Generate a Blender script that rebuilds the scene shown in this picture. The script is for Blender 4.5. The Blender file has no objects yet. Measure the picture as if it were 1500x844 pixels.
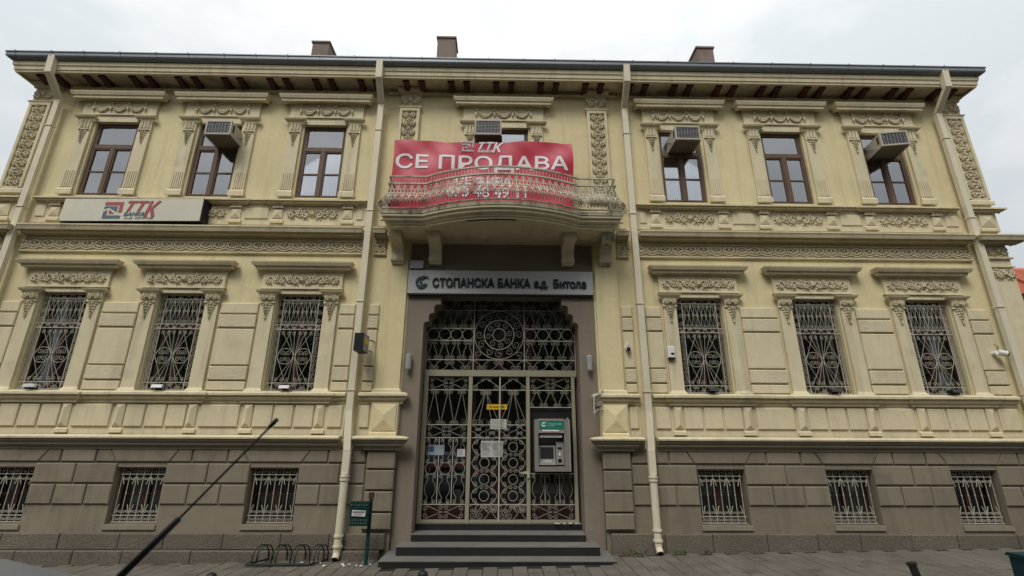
import bpy, bmesh, math, random
from mathutils import Vector, Matrix
R = math.radians
PI = math.pi
sc = bpy.context.scene
col = sc.collection

# ------------------------------------------------------------------ camera
cam_d = bpy.data.cameras.new('Camera')
cam = bpy.data.objects.new('Camera', cam_d)
col.objects.link(cam)
sc.camera = cam
cam_d.sensor_fit = 'HORIZONTAL'
cam_d.sensor_width = 36.0
cam_d.lens = 36.0 * 700.0 / 1500.0
cam_d.clip_start = 0.05
cam_d.clip_end = 600
YAW, PIT, ROL = 0.0163874, 0.3103987, 0.0045153
fw = Vector((math.sin(YAW) * math.cos(PIT), math.cos(YAW) * math.cos(PIT), math.sin(PIT)))
rt = Vector((math.cos(YAW), -math.sin(YAW), 0))
up = rt.cross(fw)
r2 = rt * math.cos(ROL) + up * math.sin(ROL)
u2 = -rt * math.sin(ROL) + up * math.cos(ROL)
M = Matrix((r2, u2, -fw)).transposed().to_4x4()
M.translation = Vector((0.0549, -8.2, 1.6463))
cam.matrix_world = M
cam_d.dof.use_dof = True
cam_d.dof.focus_distance = 8.6
cam_d.dof.aperture_fstop = 3.2

# ------------------------------------------------------------------ sky
SUN_EL, SUN_AZ = R(53), R(203)      # compass-like: from behind the camera, a little to the left
w = bpy.data.worlds.new('World')
sc.world = w
w.use_nodes = True
nt = w.node_tree
nt.nodes.clear()
out = nt.nodes.new('ShaderNodeOutputWorld')
bg = nt.nodes.new('ShaderNodeBackground')
sky = nt.nodes.new('ShaderNodeTexSky')
sky.sky_type = 'NISHITA'
sky.sun_disc = False
sky.sun_elevation = SUN_EL
sky.sun_rotation = SUN_AZ
sky.air_density = 1.0
sky.dust_density = 3.0
tc = nt.nodes.new('ShaderNodeTexCoord')
mp = nt.nodes.new('ShaderNodeMapping')
mp.inputs['Scale'].default_value = (1.0, 1.0, 2.2)
ns = nt.nodes.new('ShaderNodeTexNoise')
ns.inputs['Scale'].default_value = 2.1
ns.inputs['Detail'].default_value = 5.0
ns.inputs['Roughness'].default_value = 0.55
rp = nt.nodes.new('ShaderNodeValToRGB')
rp.color_ramp.elements[0].position = 0.40
rp.color_ramp.elements[0].color = (0.74, 0.785, 0.81, 1)
rp.color_ramp.elements[1].position = 0.62
rp.color_ramp.elements[1].color = (1.0, 1.0, 1.0, 1)
sc_ = nt.nodes.new('ShaderNodeVectorMath')
sc_.operation = 'SCALE'
sc_.inputs['Scale'].default_value = 14.0
mx = nt.nodes.new('ShaderNodeMix')
mx.data_type = 'RGBA'
mx.inputs['Factor'].default_value = 0.93
L = nt.links.new
L(tc.outputs['Generated'], mp.inputs['Vector'])
L(mp.outputs[0], ns.inputs['Vector'])
L(ns.outputs['Fac'], rp.inputs['Fac'])
sx_ = nt.nodes.new('ShaderNodeSeparateXYZ')
mr_ = nt.nodes.new('ShaderNodeMapRange')
mr_.inputs['From Min'].default_value = 0.0
mr_.inputs['From Max'].default_value = 1.0
mr_.inputs['To Min'].default_value = 4.6
mr_.inputs['To Max'].default_value = 10.4
L(tc.outputs['Generated'], sx_.inputs[0])
L(sx_.outputs['Z'], mr_.inputs['Value'])
L(mr_.outputs[0], sc_.inputs['Scale'])
L(rp.outputs['Color'], sc_.inputs[0])
L(sky.outputs[0], mx.inputs['A'])
L(sc_.outputs[0], mx.inputs['B'])
L(mx.outputs['Result'], bg.inputs['Color'])
bg.inputs['Strength'].default_value = 0.10
L(bg.outputs[0], out.inputs['Surface'])

# ------------------------------------------------------------------ sun behind thin overcast
sd = bpy.data.lights.new('Sun', 'SUN')
sd.energy = 1.5
sd.angle = R(24)
sd.color = (1.0, 0.96, 0.90)
so = bpy.data.objects.new('Sun', sd)
col.objects.link(so)
sdir = Vector((math.sin(SUN_AZ) * math.cos(SUN_EL), math.cos(SUN_AZ) * math.cos(SUN_EL), math.sin(SUN_EL)))
so.rotation_euler = sdir.to_track_quat('Z', 'Y').to_euler()
so.location = sdir * 40

sc.view_settings.view_transform = 'Standard'
sc.view_settings.look = 'None'
sc.view_settings.exposure = 0.48
sc.view_settings.gamma = 1.0
sc.view_settings.use_curve_mapping = False
try:
    sc.cycles.max_bounces = 8
    sc.cycles.transparent_max_bounces = 12
    sc.cycles.use_denoising = True
except Exception:
    pass

# ------------------------------------------------------------------ materials
MATS = {}


def mat(name, c, rough=0.8, var=0.10, dirt=None, dirt_amt=0.0, streak=0.0, bump=0.0, bscale=40.0, metal=0.0, spec=0.3, rand=0.0,
        speck=None, speck_scale=90.0, big=1.3, emit=0):
    """painted / mineral surface: base colour with mottling, optional dirt patches, run-off streaks and fine relief"""
    if name in MATS:
        return MATS[name]
    m = bpy.data.materials.new(name)
    m.use_nodes = True
    t = m.node_tree
    b = t.nodes['Principled BSDF']
    b.inputs['Roughness'].default_value = rough
    b.inputs['Metallic'].default_value = metal
    b.inputs['Specular IOR Level'].default_value = spec
    geo = t.nodes.new('ShaderNodeNewGeometry')

    def noise(scale, detail, stretch=None):
        n = t.nodes.new('ShaderNodeTexNoise')
        n.inputs['Scale'].default_value = scale
        n.inputs['Detail'].default_value = detail
        n.inputs['Roughness'].default_value = 0.62
        if stretch:
            q = t.nodes.new('ShaderNodeMapping')
            q.inputs['Scale'].default_value = stretch
            t.links.new(geo.outputs['Position'], q.inputs['Vector'])
            t.links.new(q.outputs[0], n.inputs['Vector'])
        else:
            t.links.new(geo.outputs['Position'], n.inputs['Vector'])
        return n.outputs['Fac']

    def ramp(s, p0, p1, v0=0.0, v1=1.0):
        r = t.nodes.new('ShaderNodeMapRange')
        r.inputs['From Min'].default_value = p0
        r.inputs['From Max'].default_value = p1
        r.inputs['To Min'].default_value = v0
        r.inputs['To Max'].default_value = v1
        t.links.new(s, r.inputs['Value'])
        return r.outputs[0]

    def mix(f, a, bb, mode='MIX'):
        x = t.nodes.new('ShaderNodeMix')
        x.data_type = 'RGBA'
        x.blend_type = mode
        for s, v in (('Factor', f), ('A', a), ('B', bb)):
            if isinstance(v, (int, float)):
                x.inputs[s].default_value = v
            elif isinstance(v, tuple):
                x.inputs[s].default_value = (*v[:3], 1)
            else:
                t.links.new(v, x.inputs[s])
        return x.outputs['Result']

    lo = tuple(v * (1 - 1.6 * var) for v in c)
    hi = tuple(min(1, v * (1 + var)) for v in c)
    cur = mix(ramp(noise(big, 6), 0.3, 0.7), lo, hi)
    if var > 0:
        cur = mix(ramp(noise(11, 4), 0.35, 0.7, 0.0, 0.35), cur, tuple(v * 0.8 for v in c))
    if rand:
        oi = t.nodes.new('ShaderNodeObjectInfo')
        cur = mix(ramp(oi.outputs['Random'], 0, 1, 0, rand), cur, tuple(v * 0.5 for v in c))
    if streak:
        cur = mix(ramp(noise(1.0, 5, (7, 7, 0.55)), 0.50, 0.72, 0, streak), cur, dirt or (0.08, 0.07, 0.05))
    if dirt_amt:
        cur = mix(ramp(noise(2.3, 8), 0.56, 0.72, 0, dirt_amt), cur, dirt)
    if speck:
        cur = mix(ramp(noise(speck_scale, 2), 0.5, 0.62), cur, speck)
    t.links.new(cur, b.inputs['Base Color'])
    if bump:
        bn = t.nodes.new('ShaderNodeBump')
        bn.inputs['Strength'].default_value = min(1.0, bump)
        bn.inputs['Distance'].default_value = 0.012
        t.links.new(noise(bscale, 5), bn.inputs['Height'])
        t.links.new(bn.outputs[0], b.inputs['Normal'])
    if emit:
        t.links.new(cur, b.inputs['Emission Color'])
        b.inputs['Emission Strength'].default_value = emit
    MATS[name] = m
    return m


def glass(name, tint=(0.9, 0.93, 0.95), base=0.05):
    if name in MATS:
        return MATS[name]
    m = bpy.data.materials.new(name)
    m.use_nodes = True
    t = m.node_tree
    t.nodes.clear()
    o = t.nodes.new('ShaderNodeOutputMaterial')
    tr = t.nodes.new('ShaderNodeBsdfTransparent')
    tr.inputs[0].default_value = (*tint, 1)
    gl = t.nodes.new('ShaderNodeBsdfGlossy')
    gl.inputs['Roughness'].default_value = 0.015
    gl.inputs['Color'].default_value = (0.95, 0.97, 1.0, 1)
    fr = t.nodes.new('ShaderNodeFresnel')
    fr.inputs['IOR'].default_value = 1.62
    ad = t.nodes.new('ShaderNodeMath')
    ad.operation = 'ADD'
    ad.inputs[1].default_value = base
    bn = t.nodes.new('ShaderNodeBump')
    bn.inputs['Strength'].default_value = 0.012
    nz = t.nodes.new('ShaderNodeTexNoise')
    nz.inputs['Scale'].default_value = 2.2
    g = t.nodes.new('ShaderNodeNewGeometry')
    mxs = t.nodes.new('ShaderNodeMixShader')
    k = t.links.new
    k(g.outputs['Position'], nz.inputs['Vector'])
    k(nz.outputs['Fac'], bn.inputs['Height'])
    k(bn.outputs[0], gl.inputs['Normal'])
    k(fr.outputs[0], ad.inputs[0])
    k(ad.outputs[0], mxs.inputs[0])
    k(tr.outputs[0], mxs.inputs[1])
    k(gl.outputs[0], mxs.inputs[2])
    k(mxs.outputs[0], o.inputs[0])
    MATS[name] = m
    return m


GRIME = (0.10, 0.085, 0.06)
WALL = mat('yellow_wall_paint', (0.68, 0.59, 0.348), 0.85, 0.06, (0.26, 0.20, 0.11), 0.15, 0.24, 0.15, 60)
TRIM = mat('cream_trim_paint', (0.645, 0.57, 0.385), 0.8, 0.07, (0.18, 0.145, 0.09), 0.28, 0.32, 0.12, 70)
STONE = mat('cream_stone_paint', (0.655, 0.575, 0.385), 0.85, 0.06, (0.22, 0.175, 0.11), 0.18, 0.22, 0.10, 60)
ROUGH = mat('cream_rough_stucco', (0.62, 0.55, 0.385), 0.9, 0.08, GRIME, 0.2, 0.15, 1.0, 26)
RELIEF = mat('cream_relief_paint', (0.63, 0.56, 0.395), 0.8, 0.08, (0.16, 0.13, 0.085), 0.42, 0.25, 0.10, 70)
BASE = mat('taupe_base_paint', (0.25, 0.217, 0.158), 0.85, 0.09, (0.09, 0.078, 0.06), 0.45, 0.40, 0.35, 55, rand=0.28)
BAND = mat('taupe_band_paint', (0.26, 0.228, 0.168), 0.8, 0.06, (0.08, 0.07, 0.055), 0.15, 0.2, 0.1, 55)
PORT = mat('mauve_brown_paint', (0.225, 0.187, 0.145), 0.85, 0.06, (0.09, 0.075, 0.06), 0.14, 0.12, 0.12, 55)
GRAN = mat('granite_plinth', (0.175, 0.15, 0.115), 0.85, 0.14, (0.07, 0.06, 0.05), 0.35, 0.0, 1.0, 26, speck=(0.10, 0.085, 0.07), speck_scale=55, rand=0.35)
STEP = mat('dark_stone_step', (0.016, 0.016, 0.016), 0.7, 0.12, (0.03, 0.03, 0.03), 0.2, 0.0, 0.15, 60)
TREAD = mat('pale_stone_tread', (0.17, 0.162, 0.148), 0.65, 0.14, (0.07, 0.065, 0.06), 0.4, 0.0, 0.2, 60)  # tread tops get a much paler colour than the step fronts
MAROON = mat('maroon_wood', (0.035, 0.011, 0.010), 0.6, 0.15)
BROWNW = mat('weathered_brown_wood', (0.13, 0.08, 0.055), 0.6, 0.16, (0.18, 0.15, 0.12), 0.35, 0.2, 0.3, 60)
REDW = mat('red_brown_wood', (0.042, 0.018, 0.013), 0.6, 0.15, (0.04, 0.02, 0.015), 0.3)
IRON = mat('white_painted_iron', (0.46, 0.44, 0.365), 0.6, 0.08, (0.20, 0.12, 0.07), 0.30)
IRONW = mat('weathered_balcony_iron', (0.52, 0.47, 0.37), 0.7, 0.12, (0.085, 0.06, 0.04), 1.0, 0.6)
CREAMM = mat('cream_gate_paint', (0.30, 0.28, 0.20), 0.55, 0.07, (0.2, 0.14, 0.08), 0.2)
PIPE = mat('cream_pipe_paint', (0.66, 0.60, 0.45), 0.55, 0.05, (0.25, 0.2, 0.13), 0.15)
ZINC = mat('zinc_gutter', (0.20, 0.22, 0.235), 0.45, 0.08, (0.12, 0.12, 0.12), 0.2, metal=0.3)
ROOFT = mat('roof_tile', (0.20, 0.085, 0.055), 0.85, 0.2, (0.08, 0.06, 0.05), 0.5, 0, 0.5, 20)
CHIM = mat('chimney_render', (0.20, 0.165, 0.14), 0.9, 0.15, (0.08, 0.07, 0.06), 0.5, 0.4, 0.4, 40)
DARK = mat('black_metal', (0.012, 0.012, 0.013), 0.5, 0.1)
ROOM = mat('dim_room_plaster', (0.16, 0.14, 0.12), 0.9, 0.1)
MOSS = mat('weathered_balcony_edge', (0.50, 0.45, 0.33), 0.9, 0.10, (0.055, 0.06, 0.035), 1.0, 1.0, 0.7, 30)
GLASS = glass('window_glass', (0.9, 0.92, 0.92), 0.05)
GLASSU = glass('upper_window_glass', (0.97, 0.98, 0.99), 0.24)
GLASSD = glass('door_glass', (0.75, 0.78, 0.78), 0.09)
CURT = mat('white_sheer_curtain', (0.86, 0.875, 0.90), 0.95, 0.06)
CURT2 = mat('grey_lace_curtain', (0.42, 0.43, 0.45), 0.95, 0.15, (0.12, 0.12, 0.12), 0.5)
GREYP = mat('silver_sign_panel', (0.42, 0.42, 0.42), 0.4, 0.03, metal=0.2)
SOFF = mat('stained_soffit_paint', (0.60, 0.53, 0.37), 0.85, 0.10, (0.09, 0.075, 0.05), 0.75, 0.35, 0.2, 50)
TEAL = mat('dark_teal_letters', (0.008, 0.055, 0.058), 0.5, 0.05)
NAVYB = mat('black_green_letters', (0.008, 0.02, 0.022), 0.5, 0.05)


# ------------------------------------------------------------------ mesh builder
class MB:
    def __init__(s):
        s.v = []
        s.f = []

    def add(s, vs, fs):
        o = len(s.v)
        s.v += [tuple(p) for p in vs]
        s.f += [tuple(i + o for i in f) for f in fs]

    def box(s, x0, x1, y0, y1, z0, z1):
        s.add([(x0, y0, z0), (x1, y0, z0), (x1, y1, z0), (x0, y1, z0), (x0, y0, z1), (x1, y0, z1), (x1, y1, z1), (x0, y1, z1)],
              [(3, 2, 1, 0), (4, 5, 6, 7), (0, 1, 5, 4), (1, 2, 6, 5), (2, 3, 7, 6), (3, 0, 4, 7)])
        return s

    def block(s, x0, x1, z0, z1, yb, yf, b=0.015, poly=None):
        """a raised block on the wall: back at yb, chamfered front at yf (yf < yb); poly = outline (x,z) if not a rectangle"""
        P = poly or [(x0, z0), (x1, z0), (x1, z1), (x0, z1)]
        cx = sum(p[0] for p in P) / len(P)
        cz = sum(p[1] for p in P) / len(P)
        hx = max(abs(p[0] - cx) for p in P)
        hz = max(abs(p[1] - cz) for p in P)
        n = len(P)
        ins = [(cx + (p[0] - cx) * (1 - b / hx), cz + (p[1] - cz) * (1 - b / hz)) for p in P]
        vs = [(p[0], yb, p[1]) for p in P] + [(p[0], yf + b * 0.8, p[1]) for p in P] + [(p[0], yf, p[1]) for p in ins]
        fs = [tuple(range(2 * n, 3 * n))]
        for k in (0, n):
            for i in range(n):
                j = (i + 1) % n
                fs.append((k + i, k + j, k + n + j, k + n + i))
        s.add(vs, fs)
        return s

    def prism(s, poly, y0, y1):
        n = len(poly)
        vs = [(p[0], y0, p[1]) for p in poly] + [(p[0], y1, p[1]) for p in poly]
        fs = [tuple(range(n)), tuple(range(2 * n - 1, n - 1, -1))] + [(i, i + n, (i + 1) % n + n, (i + 1) % n) for i in range(n)]
        s.add(vs, fs)
        return s

    def prismx(s, poly, x0, x1):
        n = len(poly)
        vs = [(x0, p[0], p[1]) for p in poly] + [(x1, p[0], p[1]) for p in poly]
        fs = [tuple(range(n)), tuple(range(2 * n - 1, n - 1, -1))] + [(i, i + n, (i + 1) % n + n, (i + 1) % n) for i in range(n)]
        s.add(vs, fs)
        return s

    def mould(s, x0, x1, prof, yb=0.0, l=1, r=1, sag=False):
        if sag:      # heights were surveyed on the wall plane: bring the projecting edges to their true height
            p_ = [(d, 1.646 + (z - 1.646) * (1 - (d - yb) / 8.2)) for d, z in prof]
            if prof[-1][0] == 0:
                p_[-1] = (0, p_[-2][1] + .02)
            prof = p_
        n = len(prof)
        vs = []
        for d, z in prof:
            vs += [(x0 - d * l, yb, z), (x0 - d * l, yb - d, z), (x1 + d * r, yb - d, z), (x1 + d * r, yb, z)]
        fs = []
        for i in range(n - 1):
            for k in range(3):
                a = i * 4 + k
                fs.append((a, a + 1, a + 5, a + 4))
        s.add(vs, fs)
        return s

    def tube(s, pts, r, n=4, sy=1.0, closed=False, taper=None):
        P = [Vector(p) for p in pts]
        m = len(P)
        vs = []
        for i, p in enumerate(P):
            a = P[(i - 1) % m] if (closed or i > 0) else P[i]
            b = P[(i + 1) % m] if (closed or i < m - 1) else P[i]
            t = (b - a)
            if t.length < 1e-9:
                t = Vector((0, 0, 1))
            t.normalize()
            ref = Vector((0, 1, 0)) if abs(t.y) < 0.9 else Vector((1, 0, 0))
            u = t.cross(ref).normalized()
            v = u.cross(t).normalized()
            rr = r * (taper(i / max(1, m - 1)) if taper else 1)
            for k in range(n):
                an = 2 * PI * (k + 0.5) / n
                vs.append(p + u * (math.cos(an) * rr) + v * (math.sin(an) * rr * sy))
        fs = []
        for i in range(m if closed else m - 1):
            j = (i + 1) % m
            for k in range(n):
                q = (k + 1) % n
                fs.append((i * n + k, i * n + q, j * n + q, j * n + k))
        if not closed:
            fs += [tuple(range(n - 1, -1, -1)), tuple(range((m - 1) * n, m * n))]
        s.add(vs, fs)
        return s

    def leaf(s, x, z, ang, ln, wd, h, y=0.0):
        """small carved leaf lying on the wall with a raised ridge"""
        ca, sa = math.cos(ang), math.sin(ang)

        def q(u, v, hh):
            return (x + u * ca - v * sa, y - hh, z + u * sa + v * ca)
        vs = [q(0, 0, 0), q(ln * .35, wd * .5, 0), q(ln * .75, wd * .38, 0), q(ln, 0, 0), q(ln * .75, -wd * .38, 0), q(ln * .35, -wd * .5, 0),
              q(ln * .3, 0, h), q(ln * .72, 0, h * .8)]
        s.add(vs, [(0, 1, 6), (1, 2, 7, 6), (2, 3, 7), (3, 4, 7), (4, 5, 6, 7), (5, 0, 6)])
        return s

    def blob(s, x, y, z, rx, ry, rz):
        vs = [(0, 0, 1), (0, 0, -1)]
        for zz, rr in ((0.6, 0.8), (-0.6, 0.8)):
            for k in range(6):
                a = k * PI / 3 + (0.5 if zz > 0 else 0)
                vs.append((rr * math.cos(a), rr * math.sin(a), zz))
        fs = []
        for k in range(6):
            q = (k + 1) % 6
            fs += [(0, 2 + k, 2 + q), (1, 8 + q, 8 + k), (2 + k, 8 + k, 2 + q), (2 + q, 8 + k, 8 + q)]
        s.add([(x + a * rx, y + b * ry, z + c * rz) for a, b, c in vs], fs)
        return s

    def cyl(s, p0, p1, r0, r1=None, n=12):
        r1 = r0 if r1 is None else r1
        return s.tube([p0, p1], 1.0, n, taper=lambda f: r0 + (r1 - r0) * f)

    def mesh(s, name, m, smooth=False):
        me = bpy.data.meshes.new(name)
        me.from_pydata(s.v, [], s.f)
        bm = bmesh.new()
        bm.from_mesh(me)
        bmesh.ops.recalc_face_normals(bm, faces=bm.faces)
        bm.to_mesh(me)
        bm.free()
        if smooth:
            me.polygons.foreach_set('use_smooth', [True] * len(me.polygons))
        me.materials.append(m)
        me.update()
        return me


def O(name, me, parent=None, loc=(0, 0, 0), rot=(0, 0, 0)):
    o = bpy.data.objects.new(name, me)
    col.objects.link(o)
    if parent is not None:
        o.parent = parent
    o.location = loc
    o.rotation_euler = rot
    return o


def part(name, mb, m, parent=None, loc=(0, 0, 0), rot=(0, 0, 0), smooth=False):
    return O(name, mb.mesh(name, m, smooth), parent, loc, rot)


def thing(name, label, cat, loc=(0, 0, 0), rz=0.0, group=None):
    o = O(name, None, None, loc, (0, 0, rz))
    return tag(o, label, cat, group)


def tag(o, label, cat, group=None):
    o['label'] = label
    o['category'] = cat
    if group:
        o['group'] = group
    return o


def struct(o, kind='structure'):
    o['kind'] = kind
    return o


def text_mesh(body, size, m, extrude=0.0, offset=0.0, shear=0.0, width=None, height=None, align='LEFT', spacing=1.0, cap=None):
    c = bpy.data.curves.new('lettering', 'FONT')
    c.body = body
    c.size = size
    c.extrude = extrude
    c.shear = shear
    c.align_x = align
    c.space_character = spacing
    c.resolution_u = 4
    o = bpy.data.objects.new('lettering', c)
    col.objects.link(o)
    me = bpy.data.meshes.new_from_object(o)
    bpy.data.objects.remove(o)
    xs = [v.co.x for v in me.vertices]
    ys = [v.co.y for v in me.vertices]
    x0, x1, y0, y1 = min(xs), max(xs), min(ys), max(ys)
    fx = width / (x1 - x0) if width else 1
    fy = height / (y1 - y0) if height else fx
    if cap:                 # height of the capitals alone; tails hang below the base line
        fy, y0 = cap / (.729 * size), 0
    for v in me.vertices:   # to the wall plane: x right, z up, front = -y
        v.co = Vector(((v.co.x - x0) * fx, -v.co.z, (v.co.y - y0) * fy))
    if offset:              # bolder strokes: the glyphs again, shifted a little each way
        bm = bmesh.new()
        bm.from_mesh(me)
        g0 = bm.verts[:] + bm.edges[:] + bm.faces[:]
        for k, (ox, oz) in enumerate(((-1, 0), (1, 0), (0, -1), (0, 1))):
            d = bmesh.ops.duplicate(bm, geom=g0)['geom']
            for v in d:
                if isinstance(v, bmesh.types.BMVert):
                    v.co += Vector((ox * offset, -.0004 * (k + 1), oz * offset))
        bm.to_mesh(me)
        bm.free()
    me.materials.clear()
    me.materials.append(m)
    return me


def gz(x):
    return 0.0165 * x - 0.005


COLS = [-7.667, -5.627, -3.552, 3.552, 5.632, 7.667]
PIPES = [-8.83, -2.45, 2.44, 8.87]
HOME = 9.45      # half width of the building

# ================================================================== THE GROUND
rnd = random.Random(5)
g = MB()
g.add([(-220, -220, gz(-220) - .25), (220, -220, gz(220) - .25), (220, 220, gz(220) - .25), (-220, 220, gz(-220) - .25)], [(0, 1, 2, 3)])
ASPH = mat('asphalt', (0.055, 0.053, 0.05), 0.9, 0.15, (0.03, 0.03, 0.03), 0.3, 0, 0.5, 50)
PAVE = mat('grey_paver', (0.155, 0.138, 0.112), 0.85, 0.12, (0.035, 0.03, 0.024), 0.6, 0.0, 0.4, 40, rand=0.45)
PAVB = mat('paver_joint', (0.025, 0.022, 0.018), 0.95, 0.15)
KERB = mat('kerb_concrete', (0.24, 0.23, 0.2), 0.9, 0.12, GRIME, 0.3, 0, 0.3, 40)
struct(part('ground', g, mat('bare_earth', (0.12, 0.10, 0.08), 0.95, 0.2)))


def slab(x0, x1, y0, y1, dz0, dz1, n=1):
    b = MB()
    b.add([(x0, y0, gz(x0) + dz0), (x1, y0, gz(x1) + dz0), (x1, y1, gz(x1) + dz0), (x0, y1, gz(x0) + dz0),
           (x0, y0, gz(x0) + dz1), (x1, y0, gz(x1) + dz1), (x1, y1, gz(x1) + dz1), (x0, y1, gz(x0) + dz1)],
          [(3, 2, 1, 0), (4, 5, 6, 7), (0, 1, 5, 4), (1, 2, 6, 5), (2, 3, 7, 6), (3, 0, 4, 7)])
    return b


struct(part('road', slab(-120, 120, -7.9, -2.98, -0.3, -0.14), ASPH))
pavement = struct(part('pavement', slab(-120, 120, -2.8, 3.0, -0.3, -0.012), PAVB))
struct(part('far_pavement', slab(-120, 120, -14, -8.05, -0.3, -0.015), PAVE))
for (ya, yb) in ((-2.98, -2.80), (-8.05, -7.9)):
    k = struct(O('kerb', None))
    for i in range(24):
        xa = -12 + i * 1.0
        part('kerb_stone', slab(xa + .006, xa + .994, ya, yb, -0.28, 0.0), KERB, k)
    part('kerb_run', slab(-120, -12, ya, yb, -0.28, 0.0), KERB, k)
    part('kerb_run', slab(12, 120, ya, yb, -0.28, 0.0), KERB, k)
# pavers: 0.2 m wide columns running to the wall, staggered; the 300 that show largest are pieces, the rest one mesh
pv = MB().block(0.004, 0.196, 0.004, 0.236, 0, -0.02, 0.006)
pv.v = [(x, z, -y) for x, y, z in pv.v]
pvm = pv.mesh('paver', PAVE)
cells = []
for i in range(-46, 46):
    off = 0.12 if i % 2 else 0.0
    for j in range(0, 13):
        x, y = i * 0.2, -2.8 + off + j * 0.24
        if y + 0.24 > -0.12 or (-1.75 < x < 1.6 and y > -0.98):
            continue
        cells.append((x, y))


def seen(c):
    d = Vector((c[0] + .1, c[1] + .12, gz(c[0]))) - M.translation
    z = d.dot(fw)
    px, py = 750 + 700 * d.dot(r2) / z, 422 - 700 * d.dot(u2) / z
    return -20 < px < 1520 and py < 856, -d.length


cells.sort(key=lambda c: (not seen(c)[0], -seen(c)[1]))
rest = MB()
for n_, (x, y) in enumerate(cells):
    dz = gz(x) - 0.016 + rnd.uniform(-.003, .003)
    if n_ < 300:
        O('paver', pvm, pavement, (x, y, dz), (rnd.uniform(-.006, .006), -0.0165 + rnd.uniform(-.008, .008), 0))
    else:
        o_ = len(rest.v)
        rest.v += [(a + x, b + y, c + dz + 0.0165 * a) for a, b, c in pv.v]
        rest.f += [tuple(i + o_ for i in f) for f in pv.f]
struct(part('paver_field', rest, PAVE, pavement), 'stuff')

# ================================================================== THE BANK BUILDING
B = thing('bank_building', 'two-storey cream and yellow neoclassical bank building with taupe stone base', 'building')


def wall_holes(name, x0, x1, z0, z1, y, holes, depth, m, reveal=None):
    """front face at y with rectangular openings and their reveals; thick backing behind"""
    xs = sorted({x0, x1} | {h[0] for h in holes} | {h[1] for h in holes})
    zs = sorted({z0, z1} | {h[2] for h in holes} | {h[3] for h in holes})
    b = MB()
    for i in range(len(xs) - 1):
        for j in range(len(zs) - 1):
            cx, cz = (xs[i] + xs[i + 1]) / 2, (zs[j] + zs[j + 1]) / 2
            if any(h[0] < cx < h[1] and h[2] < cz < h[3] for h in holes):
                continue
            for yy in (y, y + depth):
                b.add([(xs[i], yy, zs[j]), (xs[i + 1], yy, zs[j]), (xs[i + 1], yy, zs[j + 1]), (xs[i], yy, zs[j + 1])], [(0, 1, 2, 3)])
    for h in holes:
        a0, a1, c0, c1 = h
        ring = [(a0, c0), (a1, c0), (a1, c1), (a0, c1)]
        for q in range(4):
            p, r = ring[q], ring[(q + 1) % 4]
            if p[1] == r[1] and p[1] in (z0, z1):
                continue
            b.add([(p[0], y, p[1]), (r[0], y, r[1]), (r[0], y + depth, r[1]), (p[0], y + depth, p[1])], [(0, 1, 2, 3)])
    return part(name, b, m, B)


up_h = [(c - .42, c + .42, 6.04, 7.655) for c in COLS] + [(-.5, .5, 5.42, 7.655)]
lo_h = [(c - .42, c + .42, 2.43, 4.12) for c in COLS]
ba_h = [(c - .385, c + .385, .415, 1.235) for c in COLS]
wall_holes('wall', -HOME, HOME, 1.53, 8.58, 0.0, up_h + lo_h + [(-1.66, 1.66, 1.53, 5.12)], 0.45, WALL)
wall_holes('base_wall', -HOME, -1.66, -0.5, 1.53, -0.06, ba_h[:3], 0.51, BASE)
wall_holes('base_wall', 1.66, HOME, -0.5, 1.53, -0.06, ba_h[3:], 0.51, BASE)
sw = MB()
sw.box(-HOME, -HOME + .4, .45, 12, -.5, 8.58)
sw.box(HOME - .4, HOME, .45, 12, -.5, 8.58)
sw.box(-HOME, HOME, 11.6, 12, -.5, 8.58)
part('side_and_rear_wall', sw, WALL, B)
fl = MB()
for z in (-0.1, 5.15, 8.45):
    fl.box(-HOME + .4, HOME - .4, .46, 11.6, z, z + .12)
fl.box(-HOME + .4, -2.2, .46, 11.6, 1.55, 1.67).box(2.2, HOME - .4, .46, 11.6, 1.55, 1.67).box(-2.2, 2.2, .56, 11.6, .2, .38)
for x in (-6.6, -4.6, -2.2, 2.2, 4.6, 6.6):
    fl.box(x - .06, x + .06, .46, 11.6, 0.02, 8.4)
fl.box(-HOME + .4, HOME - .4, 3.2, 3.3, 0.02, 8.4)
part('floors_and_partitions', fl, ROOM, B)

# ---- portal wall (mauve-brown) with corbelled shoulders
shoulder = [(-1.36, 3.47), (-1.36, 3.60), (-1.345, 3.632), (-1.31, 3.645), (-1.275, 3.65), (-1.275, 3.75), (-1.26, 3.785), (-1.225, 3.80), (-1.19, 3.805), (-1.19, 3.91),
            (-1.175, 3.945), (-1.13, 3.96), (-1.075, 3.965), (-1.075, 4.16)]
pw = MB()
for sgn in (1, -1):
    P = [(-1.66, -.5), (-1.345, -.5)] + shoulder + [(-1.66, 4.16)]
    pw.prism([(sgn * p[0], p[1]) for p in P], 0.0, 0.45)
pw.box(-1.66, 1.66, 0.0, 0.45, 4.16, 5.12)
part('portal_wall', pw, PORT, B)

# ---- plinth of granite blocks
for sgn in (-1, 1):
    x = 1.72
    k = 0
    while x < HOME + .1:
        ln = min(rnd.uniform(.62, .98), HOME + .12 - x)
        if ln < .1:
            break
        a, b_ = (x, x + ln) if sgn > 0 else (-x - ln, -x)
        top = .305 + rnd.uniform(-.004, .004)
        bot = gz((a + b_) / 2) - .1 if sgn > 0 else .085
        part('plinth_stone', MB().block(a + .004, b_ - .004, bot, top, -.02, -.145 + rnd.uniform(-.006, .004), .012), GRAN, B)
        x += ln
        k += 1
x = -1.78
while x > -HOME - .2:
    ln = rnd.uniform(.7, 1.1)
    part('plinth_stone', MB().block(x - ln + .004, x - .004, gz(x) - .12, .082 + rnd.uniform(-.004, .004), -.02, -.21 + rnd.uniform(-.008, .006), .014), GRAN, B)
    x -= ln

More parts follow.
